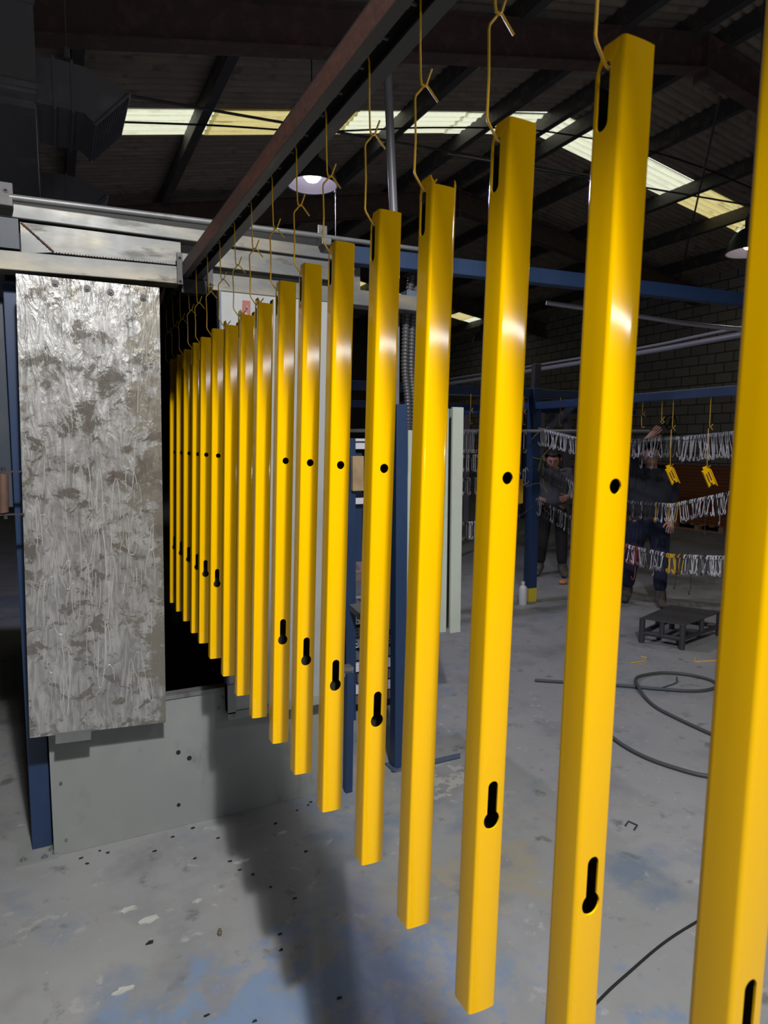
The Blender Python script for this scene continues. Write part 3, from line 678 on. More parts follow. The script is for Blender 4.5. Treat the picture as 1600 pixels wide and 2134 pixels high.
bm = BM(); tube(bm, smoothpath([(3.62, 3.14, .004), (3.70, 3.15, .004), (3.82, 3.17, .006), (3.88, 3.22, .02)]), .005, 8); tag(link('wire_offcut', bm, RUBBER, org=(3.7, 3.15, 0), smooth=60), 'short dark wire inside the hose loop', 'wire')
bm = BM(); tube(bm, smoothpath([(1.25, 1.33, .005), (1.421, 1.38, .005), (1.549, 1.41, .005), (1.742, 1.451, .005), (1.929, 1.473, .005), (2.3, 1.5, .005), (2.8, 1.45, .005)]), .0042, 8)
tag(link('black_cable', bm, BLACK, org=(1.5, 1.4, 0), smooth=60), 'thin black cable on the floor at lower right', 'cable')
def ground(name, pts, r, mat, label, cat):
    bm = BM(); tube(bm, pts, r, 8); return tag(link(name, bm, mat, org=pts[0], smooth=60), label, cat)
ground('wire_hook', [(3.86, 3.62, .004), (3.99, 3.60, .004), (4.07, 3.66, .004), (4.05, 3.70, .004)], .004, YWIRE, 'bent yellow wire hook on the floor below the step stool', 'hook')
ground('wire_hook', [(4.42, 3.50, .004), (4.33, 3.44, .004), (4.35, 3.42, .004), (4.55, 3.36, .004), (4.60, 3.33, .004)], .004, YWIRE, 'long yellow wire hook on the floor near the stool legs', 'hook')
ground('wire_hook', [(3.72, 3.86, .004), (3.76, 3.80, .004), (3.72, 3.68, .004), (3.68, 3.66, .004)], .004, BLACKW, 'black wire hook lying on the floor left of the stool', 'hook')
ground('wire_hook', [(2.16, 2.02, .004), (2.20, 2.04, .004), (2.21, 2.0, .004), (2.17, 1.98, .004)], .0035, BLACKW, 'small black bent wire on the floor between two tall bars', 'hook')
ground('red_wire', [(2.1, 3.95, .004), (2.16, 4.0, .004), (2.22, 4.02, .004)], .004, REDW, 'short red wire on the floor below the green cabinet', 'wire')
bm = BM(); lathe(bm, [(.001, 0), (.0075, 0), (.0075, .012), (.006, .013), (.006, .020), (.004, .021), (.001, .021)], (.435, 2.138, 0), 14)
tag(link('brass_plug', bm, M('tarnished_brass', (.20, .18, .10), .45, .5), org=(.435, 2.138, 0), smooth=40), 'small tarnished brass plug standing on the floor', 'plug')
def flake(x, y, s, mat, name, label, cat, grp, nn=9):
    bm = BM(); v = []
    for i in range(nn):
        a = 2*PI*i/nn; r = s*(.45+.7*random.random()); v.append((x+r*math.cos(a)*1.6, y+r*math.sin(a)*.7))
    prism(bm, v, 'z', .0004, .0030+.001*random.random())
    for q in bm.verts: q.co.z += random.uniform(0, .0025) if q.co.z > .002 else 0
    tag(link(name, bm, mat, org=(x, y, 0)), label, cat, grp)
import itertools
for (px_, py_, s, lab) in ((.165, 2.40, .022, 'nearest the booth base'), (.235, 2.31, .026, 'long, left of the shadow'), (.12, 2.03, .02, 'lowest of the pale scraps'), (.60, 2.50, .02, 'long one inside the shadow'), (.80, 2.62, .016, 'curled, below the base panel'), (.40, 2.34, .012, 'thin, at the shadow edge')):
    flake(px_, py_, s, PAPER, 'tape_scrap', 'pale torn tape scrap on the floor, '+lab, 'scrap', 'torn scraps on the floor', 13)
bits = [(.22, 2.20), (.05, 2.75), (.03, 2.80), (.13, 2.79), (.10, 2.82), (.30, 2.72), (.58, 2.45), (.62, 2.40), (.66, 2.3), (.56, 2.52), (.80, 2.70), (.92, 2.76), (1.0, 2.80), (.98, 2.78), (.62, 2.05), (.60, 1.98), (.45, 1.75), (.38, 2.79), (.47, 2.82), (.55, 2.7), (.33, 1.83), (.72, 2.2), (.44, 2.6), (.85, 2.45), (.4, 1.62), (.70, 1.72)]
for i, (a, b_) in enumerate(bits):
    flake(a, b_, .0055 if i else .010, BLACK, 'debris_flake', 'small black paint flake on the concrete floor by the booth base', 'flake', 'black flakes on the floor', 7)

# step stool of dark pipe
cs = [(4.36, 3.985), (4.50, 3.70), (5.12, 3.84), (4.93, 4.17)]
st = thing('step_stool', (4.75, 3.9, 0), 'low dark steel pipe platform with chequer plate top on the floor', 'stool')
bm = BM(); prism(bm, [(cs[0][0]-.03, cs[0][1]), (cs[1][0]-.01, cs[1][1]-.03), (cs[2][0]+.03, cs[2][1]), (cs[3][0], cs[3][1]+.03)], 'z', .205, .212); link('top_plate', bm, CHECK, st)
for i in range(4):
    a, b_ = Vector((*cs[i], 0)), Vector((*cs[(i+1) % 4], 0))
    bm = BM(); cyl(bm, a, a+Vector((0, 0, .205)), .024); link('leg', bm, DARKP, st, smooth=40)
    bm = BM(); cyl(bm, a+Vector((0, 0, .085)), b_+Vector((0, 0, .085)), .019); link('stretcher', bm, DARKP, st, smooth=40)
    m_ = a.lerp(b_, .5); bm = BM(); cyl(bm, m_+Vector((0, 0, .085)), m_+Vector((0, 0, .205)), .02); link('short_strut', bm, DARKP, st, smooth=40)
# bottle
bt = thing('plastic_bottle', (4.295, 5.50, 0), 'cloudy white plastic bottle on the floor beside the blue post', 'bottle')
bm = BM(); lathe(bm, [(.001, 0), (.04, 0), (.043, .01), (.043, .17), (.035, .19), (.016, .205), (.016, .215)], (4.295, 5.50, 0), 20); link('body', bm, PLAST, bt, smooth=40)
bm = BM(); lathe(bm, [(.019, .215), (.019, .24), (.001, .24)], (4.295, 5.50, 0), 16); link('cap', bm, PLAST, bt, smooth=40)

# ---------------------------------------------------------------- hook rack
PA, PB = Vector((4.46, 5.56, 0)), Vector((5.2, 3.6, 0))
rack = thing('rack_frame', (4.46, 5.58, 0), 'blue steel frame with yellow foot carrying the strings of wire hooks', 'frame')
bm = BM(); box(bm, 4.40, 4.50, 5.53, 5.63, .15, 2.22, .004); link('post', bm, BLUE, rack)
bm = BM(); box(bm, 4.40, 4.50, 5.53, 5.63, .005, .15, .004); link('foot_band', bm, YFOOT, rack)['label'] = 'yellow painted foot'
bm = BM(); box(bm, 4.36, 4.54, 5.49, 5.67, 0, .006); link('foot_plate', bm, GALV, rack)
bm = BM(); box(bm, 4.42, 4.50, 5.55, 5.61, 2.22, 2.47, .004); link('post_extension', bm, DARKP, rack)
bm = BM(); box(bm, 2.2, 6.0, 5.55, 5.62, 2.13, 2.21, .003); link('cross_beam', bm, BLUE, rack)
bm = BM(); box(bm, 4.41, 4.48, 1.2, 9.0, 2.005, 2.075, .003); link('long_beam', bm, BLUE, rack)
bm = BM(); box(bm, 2.2, 6.0, 5.70, 5.76, 1.985, 2.045, .003); link('cross_beam', bm, BLUE, rack)
bm = BM(); a, b_ = Vector((4.52, 5.58, 1.72)), Vector((5.05, 5.58, 2.13)); tube(bm, [a, b_], .04, 4); link('diagonal_brace', bm, BLUEG, rack)
bm = BM(); box(bm, 2.25, 2.33, 5.53, 5.63, 0, 2.13, .004); link('post', bm, BLUE, rack)
bm = BM(); box(bm, 3.2, 3.27, 5.53, 5.63, .0, 1.1, .004); link('post', bm, BLUE, rack)
bm = BM(); cyl(bm, (2.3, 5.50, 1.765), (6.0, 5.50, 1.80), .016, 12); link('hanging_pipe', bm, PIPEG, rack, smooth=40)
bm = BM(); box(bm, 5.20, 5.27, 3.5, 3.57, 0, 2.05, .004); link('post', bm, BLUE, rack)
def along(s, z): p = PA.lerp(PB, s); return Vector((p.x, p.y, z))
rows = {'top': [(0, 1.815), (.199, 1.717), (.35, 1.692), (.499, 1.688), (.7, 1.71), (.881, 1.747), (1, 1.78)],
        'middle': [(0, 1.53), (.207, 1.264), (.35, 1.165), (.499, 1.115), (.667, 1.111), (.875, 1.232), (1, 1.36)],
        'bottom': [(0, 1.10), (.2, .928), (.35, .80), (.496, .695), (.677, .656), (.879, .689), (1, .74)]}
def interp(tab, s):
    for (a, za), (b_, zb) in zip(tab, tab[1:]):
        if a <= s <= b_: return za+(zb-za)*(s-a)/(b_-a)
    return tab[-1][1]
for nm, tab in rows.items():
    bm = BM(); tube(bm, [p+Vector((0, 0, 0)) for p in smoothpath([along(s, z) for s, z in tab])], .011 if nm == 'top' else .006, 8)
    tag(link('strung_bar' if nm == 'top' else 'strung_wire', bm, PIPEG if nm == 'top' else DARKP, org=along(0, tab[0][1]), smooth=60), f'{nm} of the three sagging lines carrying wire hooks, right of the blue post', 'line')
hm = {}
def rack_hook(mat, L, key):
    k = (mat.name, key)
    if k in hm: return hm[k]
    bm = BM()
    r = .0125
    pts = [(-.020, 0, -.018), (-.015, 0, .004), (-.006, 0, .0125), (.004, 0, .012), (.010, 0, .004)]
    pts += [(.010, 0, -L*.5), (.012, 0, -L+.03), (.004, 0, -L+.008), (-.010, 0, -L), (-.022, 0, -L+.010), (-.030, 0, -L+.034)]
    tube(bm, smoothpath(pts, 3), .0034, 6)
    bmesh.ops.translate(bm, vec=(-.002, 0, 0), verts=bm.verts)
    me = meshof(bm, mat, 'rack_hook'); hm[k] = me; return me
dirn = (PB-PA).normalized(); ang = math.atan2(dirn.y, dirn.x)
far_hooks = []
def put_hook(p, mat, L, key, label, group, a, tilt=0, far=False):
    if far: far_hooks.append((Vector(p), mat, L, key, a, tilt)); return
    o = bpy.data.objects.new('wire_hook', rack_hook(mat, L, key)); o.location = p
    o.rotation_euler = (tilt, random.uniform(-.12, .12), a); COL.objects.link(o); tag(o, label, 'hook', group)
CN = {'white_coated_wire': 'white', 'grey_wire': 'grey', 'black_coated_wire': 'black', 'red_coated_wire': 'red', 'yellow_coated_wire': 'yellow'}
def pick(row, s):
    r = random.random()
    if row == 'top': 
        if s < .22: return WHITEW
        return (WHITEW if s > .70 else (WHITEW if r < .3 else GREYW if r < .8 else BLACKW))
    if row == 'middle':
        if s < .17: return BLACKW
        if s < .24: return GREYW
        if s < .60: return BLACKW if r < .75 else GREYW
        if s < .70: return YWIRE if r < .15 else (GREYW if r < .6 else WHITEW)
        return WHITEW if r < .55 else GREYW if r < .75 else BLACKW
    if s < .3: return GREYW if r < .4 else BLACKW
    if s < .53 and r < .5: return REDW
    if .66 < s < .73: return YWIRE if r < .6 else BLACKW
    if s < .66: return GREYW if r < .45 else BLACKW if r < .75 else WHITEW
    return WHITEW if r < .6 else GREYW if r < .8 else BLACKW
cnt = {}
for row, tab in rows.items():
    s = .02
    while s < .97:
        if not (.215 < s < .475):
            m_ = pick(row, s); cn = CN[m_.name]
            L = (.20 if (row == 'top' and s > .70) else .155)+random.choice((0, .012))
            p = along(s, interp(tab, s))
            zone = 'in front of the navy worker' if s < .66 else 'between the hanging yellow brackets' if s < .80 else 'at the right end'
            cnt[row] = cnt.get(row, 0)+1
            put_hook(p, m_, L, round(L, 3), f'{cn} bent wire hook on the {row} line, {zone}', f'{cn} hooks on the {row} line, {zone}', ang+PI/2+random.uniform(-.35, .35), random.uniform(-.22, .22), far=s < .3)
        s += random.uniform(.0052, .0074) if s > .3 else random.uniform(.008, .0115)
# some longer ones hanging low
for s, row, m_, L in ((.52, 'bottom', REDW, .30), (.60, 'bottom', GREYW, .23), (.70, 'bottom', BLACKW, .30), (.76, 'bottom', BLACKW, .34), (.895, 'bottom', WHITEW, .34), (.91, 'bottom', WHITEW, .34), (.66, 'middle', GREYW, .24), (.80, 'middle', BLACKW, .33), (.86, 'middle', GREYW, .26), (.90, 'middle', WHITEW, .30), (.53, 'top', GREYW, .26), (.57, 'top', GREYW, .27)):
    put_hook(along(s, interp(rows[row], s)), m_, L, L, f'long {CN[m_.name]} wire hook hanging low from the {row} line, {"in front of the navy worker" if s < .66 else "between the hanging yellow brackets" if s < .80 else "at the right end"}', f'long {CN[m_.name]} hooks hanging low on the {row} line at {int(s*5)}', ang+PI/2+random.uniform(-.4, .4), 0)
# left part of the rack, seen between the cabinet and the post
left = [('first', 1.765, .20), ('second', 1.535, .15), ('third', 1.31, .15), ('fourth', .88, .16)]
for nm, z, L in left:
    if nm != 'first':
        bm = BM(); tube(bm, smoothpath([(3.1, 5.50, z+.05), (3.55, 5.5, z), (4.1, 5.5, z-.0), (4.44, 5.52, z+.15)]), .005, 8)
        tag(link('strung_wire', bm, DARKP, org=(3.5, 5.5, z), smooth=60), f'{nm} line from the top carrying hooks left of the blue post', 'line')
    xs = [3.50+.021*i for i in range(10)] + [4.18+.03*i for i in range(5 if nm in ('first', 'third') else 2)]
    for ix, x in enumerate(xs):
        m_ = random.choice((WHITEW, WHITEW, GREYW, GREYW, BLACKW)); zz = z if x < 4.1 else z+.15*(x-4.1)/.34*(0 if nm == 'first' else 1)
        put_hook((x, 5.5, zz), m_, L, L, '', f'hooks on the {nm} line left of the post', random.uniform(-.5, .5)+PI/2, far=True)
bm = BM(); fm = []; fidx = []
for p, mat, L, key, a, tilt in far_hooks:
    src = rack_hook(mat, L, key); mt = Matrix.Translation(p) @ Matrix.Rotation(a, 4, 'Z') @ Matrix.Rotation(tilt, 4, 'X')
    n0 = len(bm.faces); bm.from_mesh(src); bm.faces.ensure_lookup_table()
    vs = {v for f in bm.faces[n0:] for v in f.verts}
    for v in vs: v.co = mt @ v.co
    if mat not in fm: fm.append(mat)
    for f in bm.faces[n0:]: f.material_index = fm.index(mat)
me = bpy.data.meshes.new('far_wire_hooks'); bm.to_mesh(me); bm.free()
for m_ in fm: me.materials.append(m_)
me.shade_smooth()
o = bpy.data.objects.new('far_wire_hooks', me); COL.objects.link(o)
tag(o, 'crowd of small grey and black wire hooks on the lines near the blue post', 'hook', None, 'stuff')
bm = BM()
for k in range(8): 
    x = 4.12+.012*k; tube(bm, [(x, 5.45, 1.30), (x+.01, 5.44, 1.29), (x+.012, 5.44, 1.06), (x-.01, 5.46, 1.05), (x-.02, 5.46, 1.28)], .004, 6)
tag(link('hook_bundle', bm, YWIRE, org=(4.15, 5.45, 1.3)), 'bundle of yellow wire loops hanging left of the blue post', 'wire bundle')
# tie cords
t_ = [[(4.40, 5.50, 1.74), (4.50, 5.50, 1.80), (4.62, 5.48, 1.78)], [(4.38, 5.5, 1.52), (4.46, 5.49, 1.50), (4.52, 5.5, 1.54)], [(4.50, 5.48, 1.53), (4.51, 5.48, 1.25), (4.55, 5.46, 1.16)], [(4.30, 5.5, 1.22), (4.46, 5.49, 1.25), (4.55, 5.48, 1.16)],
      [(4.36, 5.5, 1.70), (4.46, 5.5, 1.78), (4.58, 5.5, 1.83)], [(4.47, 5.48, 1.50), (4.43, 5.47, 1.38)], [(4.48, 5.48, 1.52), (4.56, 5.47, 1.60)]]
bm = BM()
for p in t_: tube(bm, smoothpath(p), .0035, 6)
tag(link('tie_cord', bm, CORD, org=(4.45, 5.5, 1.5), smooth=60), 'thin greenish cord tied around the blue post holding the hook lines', 'cord')

# hooks and yellow brackets hanging below the long beam
def dangling(y, z0, zj, z1, label, x=4.44):
    bm = BM(); tube(bm, [(x, y, z0), (x, y, zj+.01), (x+.005, y-.003, zj), (x+.02, y-.012, zj+.025)], .0025, 6); tube(bm, [(x+.02, y-.014, zj-.018), (x+.004, y-.003, zj+.004), (x-.006, y+.004, zj-.012), (x-.003, y+.002, z1+.02), (x+.003, y-.002, z1), (x+.018, y-.012, z1+.014)], .0025, 6)
    return tag(link('wire_hook', bm, YWIRE, org=(x, y, z0), smooth=60), label, 'hook')
dangling(4.15, 2.005, 1.90, 1.79, 'short yellow double hook hanging under the beam just right of a tall bar')
dangling(3.95, 2.005, 1.85, 1.82, 'yellow hook held up by the raised hand of the worker')
for yy, lab in ((3.84, 'left'), (3.50, 'right')):
    dangling(yy, 2.005, 1.78, 1.48, f'long yellow wire hook carrying the {lab} yellow bracket')
    b = thing('yellow_bracket', (4.44, yy, 1.49), f'small slotted yellow bracket hanging tilted from a wire hook, {lab} of two', 'bracket', 'yellow brackets under the beam')
    bm = BM(); rot = Matrix.Rotation(math.radians(-34), 3, 'Z') @ Matrix.Rotation(math.radians(-24), 3, 'Y')
    g = BM()
    box(g, -.030, .030, -.004, .0, -.075, .055); box(g, -.030, -.026, -.03, .0, -.08, .045); box(g, .026, .030, -.03, 0, -.09, .045); box(g, -.016, .016, -.006, -.001, .055, .078)
    bmesh.ops.rotate(g, cent=(0, 0, 0), matrix=rot, verts=g.verts); bmesh.ops.translate(g, vec=(4.44, yy-.01, 1.415), verts=g.verts); link('bracket_body', g, YEL, b)
    g = BM(); box(g, -.012, -.004, -.0065, -.004, -.05, .02); box(g, .006, .014, -.0065, -.004, -.04, .03); box(g, -.008, .008, -.0065, -.004, -.075, -.055)
    bmesh.ops.rotate(g, cent=(0, 0, 0), matrix=rot, verts=g.verts); bmesh.ops.translate(g, vec=(4.44, yy-.01, 1.415), verts=g.verts); link('slot', g, BLACK, b)
for x, y in ((3.62, 5.50), (4.25, 5.50), (4.72, 5.5)):
    dangling(y, 2.13, 1.97, 1.84, f'thin yellow hook hanging under the cross beam, {"beside the green cabinet" if x < 4 else "left of the blue post" if x < 4.5 else "right of the blue post"}', x)

# curved conveyor pipe and the straight conduits
bm = BM(); tube(bm, smoothpath([(5.6, 1.5, 2.69), (5.6, 4.2, 2.635), (5.6, 5.28, 2.613), (5.6, 7.19, 2.60), (5.6, 9.08, 2.59), (5.6, 12, 2.6)]), .026, 12)
tag(link('grey_pipe', bm, PIPEG, org=(5.6, 4.2, 2.63), smooth=50), 'thicker grey pipe running back above the hook rack', 'pipe')
bm = BM(); tube(bm, smoothpath([(5.6, 1.5, 2.755), (5.6, 4.2, 2.70), (5.6, 5.28, 2.665), (5.6, 7.19, 2.66), (5.6, 12, 2.66)]), .013, 10)
tag(link('grey_pipe', bm, PIPEG, org=(5.6, 4.2, 2.7), smooth=50), 'thinner grey conduit lying above the thick pipe over the hook rack', 'pipe')
bm = BM(); tube(bm, smoothpath([(3.6, 4.4, 2.78), (4.2, 4.15, 2.70), (4.7, 3.9, 2.62), (5.2, 3.6, 2.56), (5.8, 3.3, 2.53)]), .018, 10)
tag(link('curved_pipe', bm, PIPEG, org=(4.7, 3.9, 2.6), smooth=50), 'curved grey pipe below the blue beam near the right edge', 'pipe')

# hanging dark profiles far behind the rack
for i in range(12):
    x = 4.9+.17*i+random.uniform(-.03, .03); y = 8.2+random.uniform(-.3, .3)
    bm = BM(); box(bm, x-.035, x+.035, y-.02, y+.02, .55, 2.05+random.uniform(0, .1), .003); cyl(bm, (x, y, 2.0), (x, 8.2, 2.33), .005, 6)
    tag(link('hanging_profile', bm, random.choice((PURL, DARKP, DARKST, PURL)), org=(x, y, .55)), f'dark upright profile hanging behind the hook rack, {ORD[i]} from the left', 'profile', 'dark profiles hanging behind the rack')
bm = BM(); box(bm, 4.6, 7.2, 8.0, 8.4, 2.32, 2.40); 
for x in (4.6, 7.1): box(bm, x, x+.08, 8.1, 8.2, 0, 2.32)
tag(link('far_frame', bm, PURL, org=(5.9, 8.2, 0)), 'dark steel frame far behind the hook rack', 'frame')

# plywood stack on pallets by the block wall
def pallet(x0, x1, y0, y1, z0, lab):
    t = thing('wooden_pallet', ((x0+x1)/2, (y0+y1)/2, z0), lab, 'pallet', 'pallets by the block wall')
    n = 6
    for k in range(n):
        yy = y0+(y1-y0-.09)*k/(n-1); bm = BM(); box(bm, x0, x1, yy, yy+.09, z0+.10, z0+.122); link('top_board', bm, WOOD, t)
    for yy in (y0, (y0+y1)/2-.05, y1-.1):
        for xx in (x0, (x0+x1)/2-.05, x1-.1):
            bm = BM(); box(bm, xx, xx+.1, yy, yy+.1, z0+.02, z0+.1); link('block', bm, WOOD, t)
    for xx in (x0, x1-.1):
        bm = BM(); box(bm, xx, xx+.1, y0, y1, z0, z0+.02); link('bottom_board', bm, WOOD, t)
for y0, lab in ((7.1, 'pale wooden pallet under the brown stack, nearest'), (8.35, 'pale wooden pallet under the middle of the brown stack'), (9.6, 'pale wooden pallet under the far end of the brown stack')):
    pallet(11.1, 12.1, y0, y0+1.15, 0, lab)
bm = BM()
for k in range(18): box(bm, 11.12+random.uniform(0, .02), 12.1, 7.1+random.uniform(0, .02), 10.7, .122+k*.062, .122+k*.062+.058)
tag(link('plywood_stack', bm, BROWN, org=(11.6, 8.9, .122), ), 'large stack of brown plywood sheets on pallets by the block wall', 'stack', kind=None)
pallet(8.2, 9.2, 8.2, 9.2, 0, 'low pallet lying on the floor between the two workers')
# sign on the block wall: ring with slashed figure and the short words below
sg = thing('painted_sign', (XW-.004, 10.95, 2.05), 'faded stencilled no-entry style ring painted on the block wall above the hooks', 'sign')
bm = BM(); tube(bm, [(XW-.006, 10.95+.16*math.cos(a*PI/16), 2.16+.16*math.sin(a*PI/16)) for a in range(32)], .012, 6, closed=True); tube(bm, [(XW-.006, 10.84, 2.27), (XW-.006, 11.06, 2.05)], .012, 6); tube(bm, [(XW-.006, 10.95, 2.08), (XW-.006, 10.95, 2.24)], .02, 6)
link('ring_symbol', bm, BLACK, sg)
bm = BM()
for k, dy in enumerate((-.15, -.09, -.03, .03, .09, .15)): box(bm, XW-.006, XW-.002, 10.95+dy-.018, 10.95+dy+.018, 1.86, 1.92)
link('faded_letters', bm, BLACK, sg)
bm = BM(); box(bm, 9.6, 9.75, -2, 14, .0005, .002); tag(link('floor_line', bm, M('worn_yellow_line', (.25, .20, .08), .8, 0, [((.2, .2, .2), 4, .5, .1, one)]), org=(9.7, 6, 0)), 'worn yellow line painted across the far floor', 'floor marking')

# ---------------------------------------------------------------- people
def skin(name, verts, edges, mat, parent, root=0, sub=2):
    me = bpy.data.meshes.new(name); off = Vector((0, 0, 0)); p = parent
    while p is not None: off += p.location; p = p.parent
    me.from_pydata([Vector(v[:3])-off for v in verts], edges, []); me.materials.append(mat)
    o = bpy.data.objects.new(name, me); COL.objects.link(o); o.parent = parent
    md = o.modifiers.new('s', 'SKIN'); md.use_smooth_shade = True
    for i, v in enumerate(verts):
        sv = me.skin_vertices[0].data[i]; r = v[3]; sv.radius = r if isinstance(r, tuple) else (r, r); sv.use_root = (i == root)
    o.modifiers.new('u', 'SUBSURF').levels = sub; o.modifiers['u'].render_levels = sub
    return o
def person(loc, face, J, mats, label, hair=True):
    """J: joints in a local frame (x = person's left, y = back, z = up), face = rotation"""
    root = thing('person', loc, label, 'person')
    rot = Matrix.Rotation(face, 3, 'Z')
    def W(p): v = rot @ Vector(p[:3]); return (v.x+loc[0], v.y+loc[1], v.z+loc[2])
    def chain(lst): return [W(p)+(p[3],) for p in lst]
    # body: one continuous surface (skin) under the clothes
    B = []; E = []
    def add(p, par=None):
        B.append(W(p)+(p[3],)); 
        if par is not None: E.append((par, len(B)-1))
        return len(B)-1
    pel = add((*J['pelvis'], .105)); sp = add((*J['belly'], (.125, .105)), pel); ch = add((*J['chest'], (.135, .10)), sp); nk = add((*J['neck'], .055), ch)
    hd = Vector(J['head']); n2 = add((hd.x, hd.y, hd.z-.085, .058), nk); h1 = add((hd.x, hd.y, hd.z-.02, .088), n2); h2 = add((hd.x, hd.y+.01, hd.z+.06, .083), h1)
    for s in ('l', 'r'):
        sh = add((*J['sh_'+s], .058), ch); e = add((*J['el_'+s], .042), sh); w_ = add((*J['wr_'+s], .028), e)
        W0, E0 = Vector(J['wr_'+s]), Vector(J['el_'+s]); d = (W0-E0).normalized(); side = d.cross(Vector((0, 1, 0)))
        if side.length < .2: side = d.cross(Vector((1, 0, 0)))
        side.normalize(); pal = W0+d*.05; pm = add((*pal, (.036, .018)), w_)
        nrm = side.cross(d).normalized()
        for f, (so, L) in enumerate(((-.030, .062), (-.010, .074), (.010, .070), (.029, .055))):
            a = pal+d*.030+side*so; k0 = add((*a, .0095), pm); k1 = add((*(a+d*L*.5+nrm*.012), .0088), k0); add((*(a+d*L*.8+nrm*.035), .0078), k1)
        a = pal-side*.036-d*.012; k0 = add((*a, .0115), pm); k1 = add((*(a-side*.022+d*.026+nrm*.01), .0105), k0); add((*(a-side*.028+d*.052+nrm*.02), .0088), k1)
        hp = add((*J['hip_'+s], .085), pel); kn = add((*J['kn_'+s], .058), hp); an = add((*J['an_'+s], .04), kn)
    skin('body', B, E, mats['skin'], root)
    # clothing
    V = []; E = []
    def add2(p, par=None):
        V.append(W(p)+(p[3],)); 
        if par is not None: E.append((par, len(V)-1))
        return len(V)-1
    P = Vector(J['pelvis']); bw = J.get('bulk', 1.0)
    a0 = add2((P.x, P.y, P.z-.02, (.175*bw, .135*bw))); a1 = add2((*J['belly'], (.185*bw, .15*bw)), a0); a2 = add2((*J['chest'], (.175*bw, .125*bw)), a1)
    nkk = Vector(J['neck']); a3 = add2((nkk.x, nkk.y, nkk.z-.02, .068), a2)
    for s in ('l', 'r'):
        sh = add2((*J['sh_'+s], .083*bw), a2); e = add2((*J['el_'+s], .062), sh)
        wv = Vector(J['el_'+s]).lerp(Vector(J['wr_'+s]), .92); add2((*wv, .046), e)
    skin('jacket', V, E, mats['top'], root)
    V = []; E = []
    a0 = add2((P.x, P.y, P.z+.03, (.165*bw, .13*bw))); a1 = add2((P.x, P.y, P.z-.05, (.17*bw, .135*bw)), a0)
    for s in ('l', 'r'):
        hp = add2((*J['hip_'+s], .105*bw), a1); kn = add2((*J['kn_'+s], .08), hp); av = Vector(J['kn_'+s]).lerp(Vector(J['an_'+s]), .88); add2((*av, .068), kn)
    skin('trousers', V, E, mats['legs'], root)
    for s in ('l', 'r'):
        V = []; E = []; A = Vector(J['an_'+s]); fo = Vector(J['toe_'+s])-A; fo.z = 0; fo.normalize()
        b0 = add2((A.x, A.y, A.z+.13, .056)); b1 = add2((A.x, A.y, A.z-.01, .056), b0); b2 = add2((*(A+fo*-.03+Vector((0, 0, -.05))), .042), b1)
        b3 = add2((*(A+fo*.09+Vector((0, 0, -.045))), (.048, .042)), b1); add2((*(A+fo*.19+Vector((0, 0, -.055))), (.044, .032)), b3)
        skin('boot', V, E, mats['boot'], root)
    # head details
    def sph(name, c, sc, mat, cut=None):
        bm = BM(); bmesh.ops.create_uvsphere(bm, u_segments=24, v_segments=16, radius=1)
        for v in bm.verts: v.co = Vector((v.co.x*sc[0], v.co.y*sc[1], v.co.z*sc[2]))
        if cut:
            g = [v for v in bm.verts if cut(v.co)]; bmesh.ops.delete(bm, geom=g, context='VERTS')
        tl = Matrix.Rotation(J.get('tilt', 0), 3, 'X')
        for v in bm.verts: v.co = Vector(W((*(Vector(c)+tl @ v.co), 0))[:3])
        return link(name, bm, mat, root, smooth=70)
    tl = Matrix.Rotation(J.get('tilt', 0), 3, 'X')
    if hair: sph('hair', hd+Vector((0, .012, .03)), (.096, .108, .105), HAIR, lambda c: c.y < -.045 and c.z < .045 or c.z < -.06)
    bm = BM()
    def at(x, y, z): v = tl @ Vector((x, y, z)); return W((hd.x+v.x, hd.y+v.y, hd.z+v.z, 0))[:3]
    tube(bm, [at(0, -.078, .035), at(0, -.092, .012), at(0, -.104, -.004), at(0, -.088, -.012)], [.008, .010, .014, .009], 10)
    link('nose', bm, mats['skin'], root, smooth=70)
    for s in (-1, 1):
        bm = BM(); tube(bm, [at(s*.088, .01, .03), at(s*.096, .012, .012), at(s*.088, .006, -.018)], [.012, .016, .009], 8); link('ear', bm, mats['skin'], root, smooth=70)
        bm = BM(); bmesh.ops.create_icosphere(bm, subdivisions=2, radius=.0105, matrix=Matrix.Translation(at(s*.033, -.078, .022))); link('eye', bm, EYE, root, smooth=70)
    bm = BM(); tube(bm, [at(-.024, -.083, -.042), at(0, -.089, -.040), at(.024, -.083, -.042)], [.004, .0075, .004], 8); link('mouth', bm, LIPS, root, smooth=70)
    return root
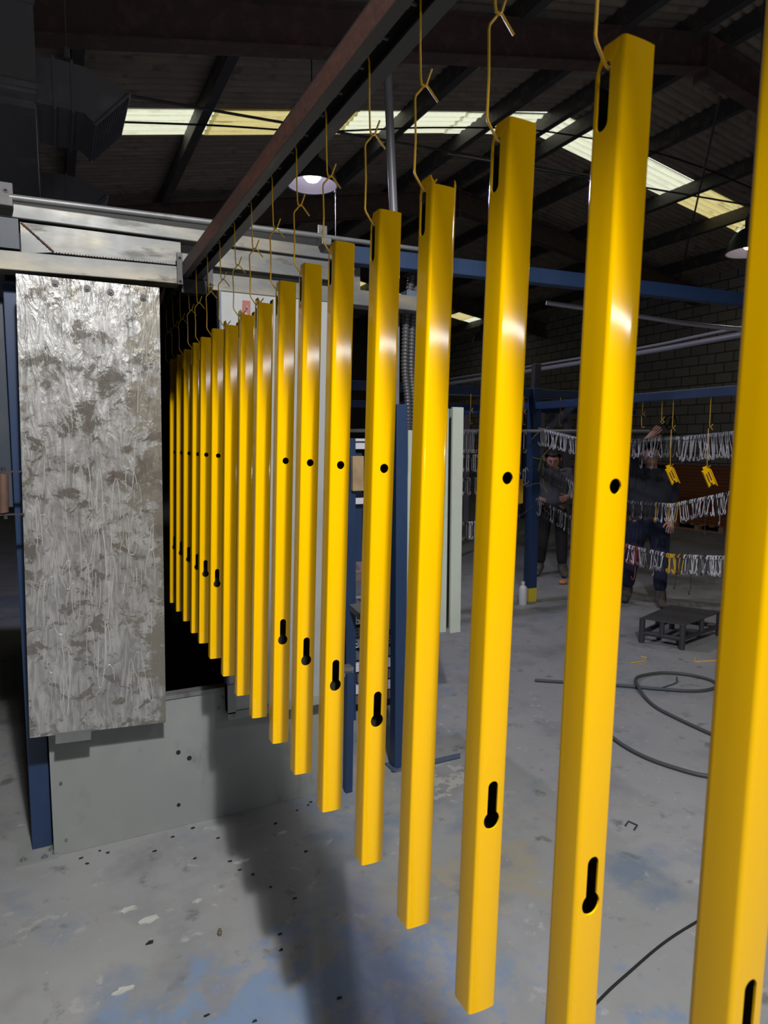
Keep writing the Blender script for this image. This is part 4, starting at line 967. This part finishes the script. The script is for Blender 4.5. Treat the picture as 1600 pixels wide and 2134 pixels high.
# worker at the rack, right: facing the camera, one arm raised, head tipped back
J1 = dict(pelvis=(0, 0, .90), belly=(0, -.02, 1.06), chest=(0, 0, 1.27), neck=(0, -.005, 1.43), head=(.0, -.02, 1.555), tilt=-.35, bulk=1.3,
          sh_l=(.18, 0, 1.34), el_l=(.225, .03, 1.08), wr_l=(.20, -.10, .90), sh_r=(-.18, -.01, 1.38), el_r=(-.20, -.16, 1.56), wr_r=(-.05, -.22, 1.72),
          hip_l=(.10, 0, .84), kn_l=(.13, -.03, .47), an_l=(.14, .01, .10), toe_l=(.15, -.2, 0), hip_r=(-.10, 0, .84), kn_r=(-.14, .05, .47), an_r=(-.17, .16, .10), toe_r=(-.22, -.1, 0))
face1 = math.atan2(-5.45, -5.0)+PI/2   # front (-y) turned towards the camera
def facing(x, y): return math.atan2(y, x)-PI/2
person((5.42, 4.93, .0), facing(5.42, 4.93)+.1, J1, dict(skin=SKIN, top=NAVY, legs=DENIM, boot=BOOT), 'person in dark navy workwear and dusty boots behind the hook lines, one hand raised')
J2 = dict(pelvis=(0, 0, .88), belly=(0, -.02, 1.03), chest=(0, -.06, 1.22), neck=(0, -.11, 1.36), head=(-.02, -.15, 1.46), tilt=.35, bulk=1.0,
          sh_l=(.18, -.06, 1.30), el_l=(.25, -.10, 1.05), wr_l=(.16, -.28, 1.02), sh_r=(-.18, -.06, 1.30), el_r=(-.26, -.10, 1.05), wr_r=(-.17, -.30, 1.0),
          hip_l=(.09, 0, .83), kn_l=(.11, -.04, .46), an_l=(.13, 0, .10), toe_l=(.16, -.2, 0), hip_r=(-.09, 0, .83), kn_r=(-.12, -.03, .46), an_r=(-.15, .02, .10), toe_r=(-.2, -.2, 0))
person((5.58, 6.58, .0), facing(5.58, 6.58), J2, dict(skin=SKIN, top=GREYC, legs=BLACKC, boot=BOOT), 'person in grey sweater and black trousers looking down behind the blue post')
bm = BM(); bmesh.ops.create_icosphere(bm, subdivisions=2, radius=.04, matrix=Matrix.Translation((5.35, 6.1, .03)) @ Matrix.Diagonal((1.5, 1, .7, 1)))
tag(link('orange_rag', bm, GLOVE, org=(5.35, 6.1, 0), smooth=60), 'crumpled orange rag on the floor by the boots behind the blue post', 'rag')
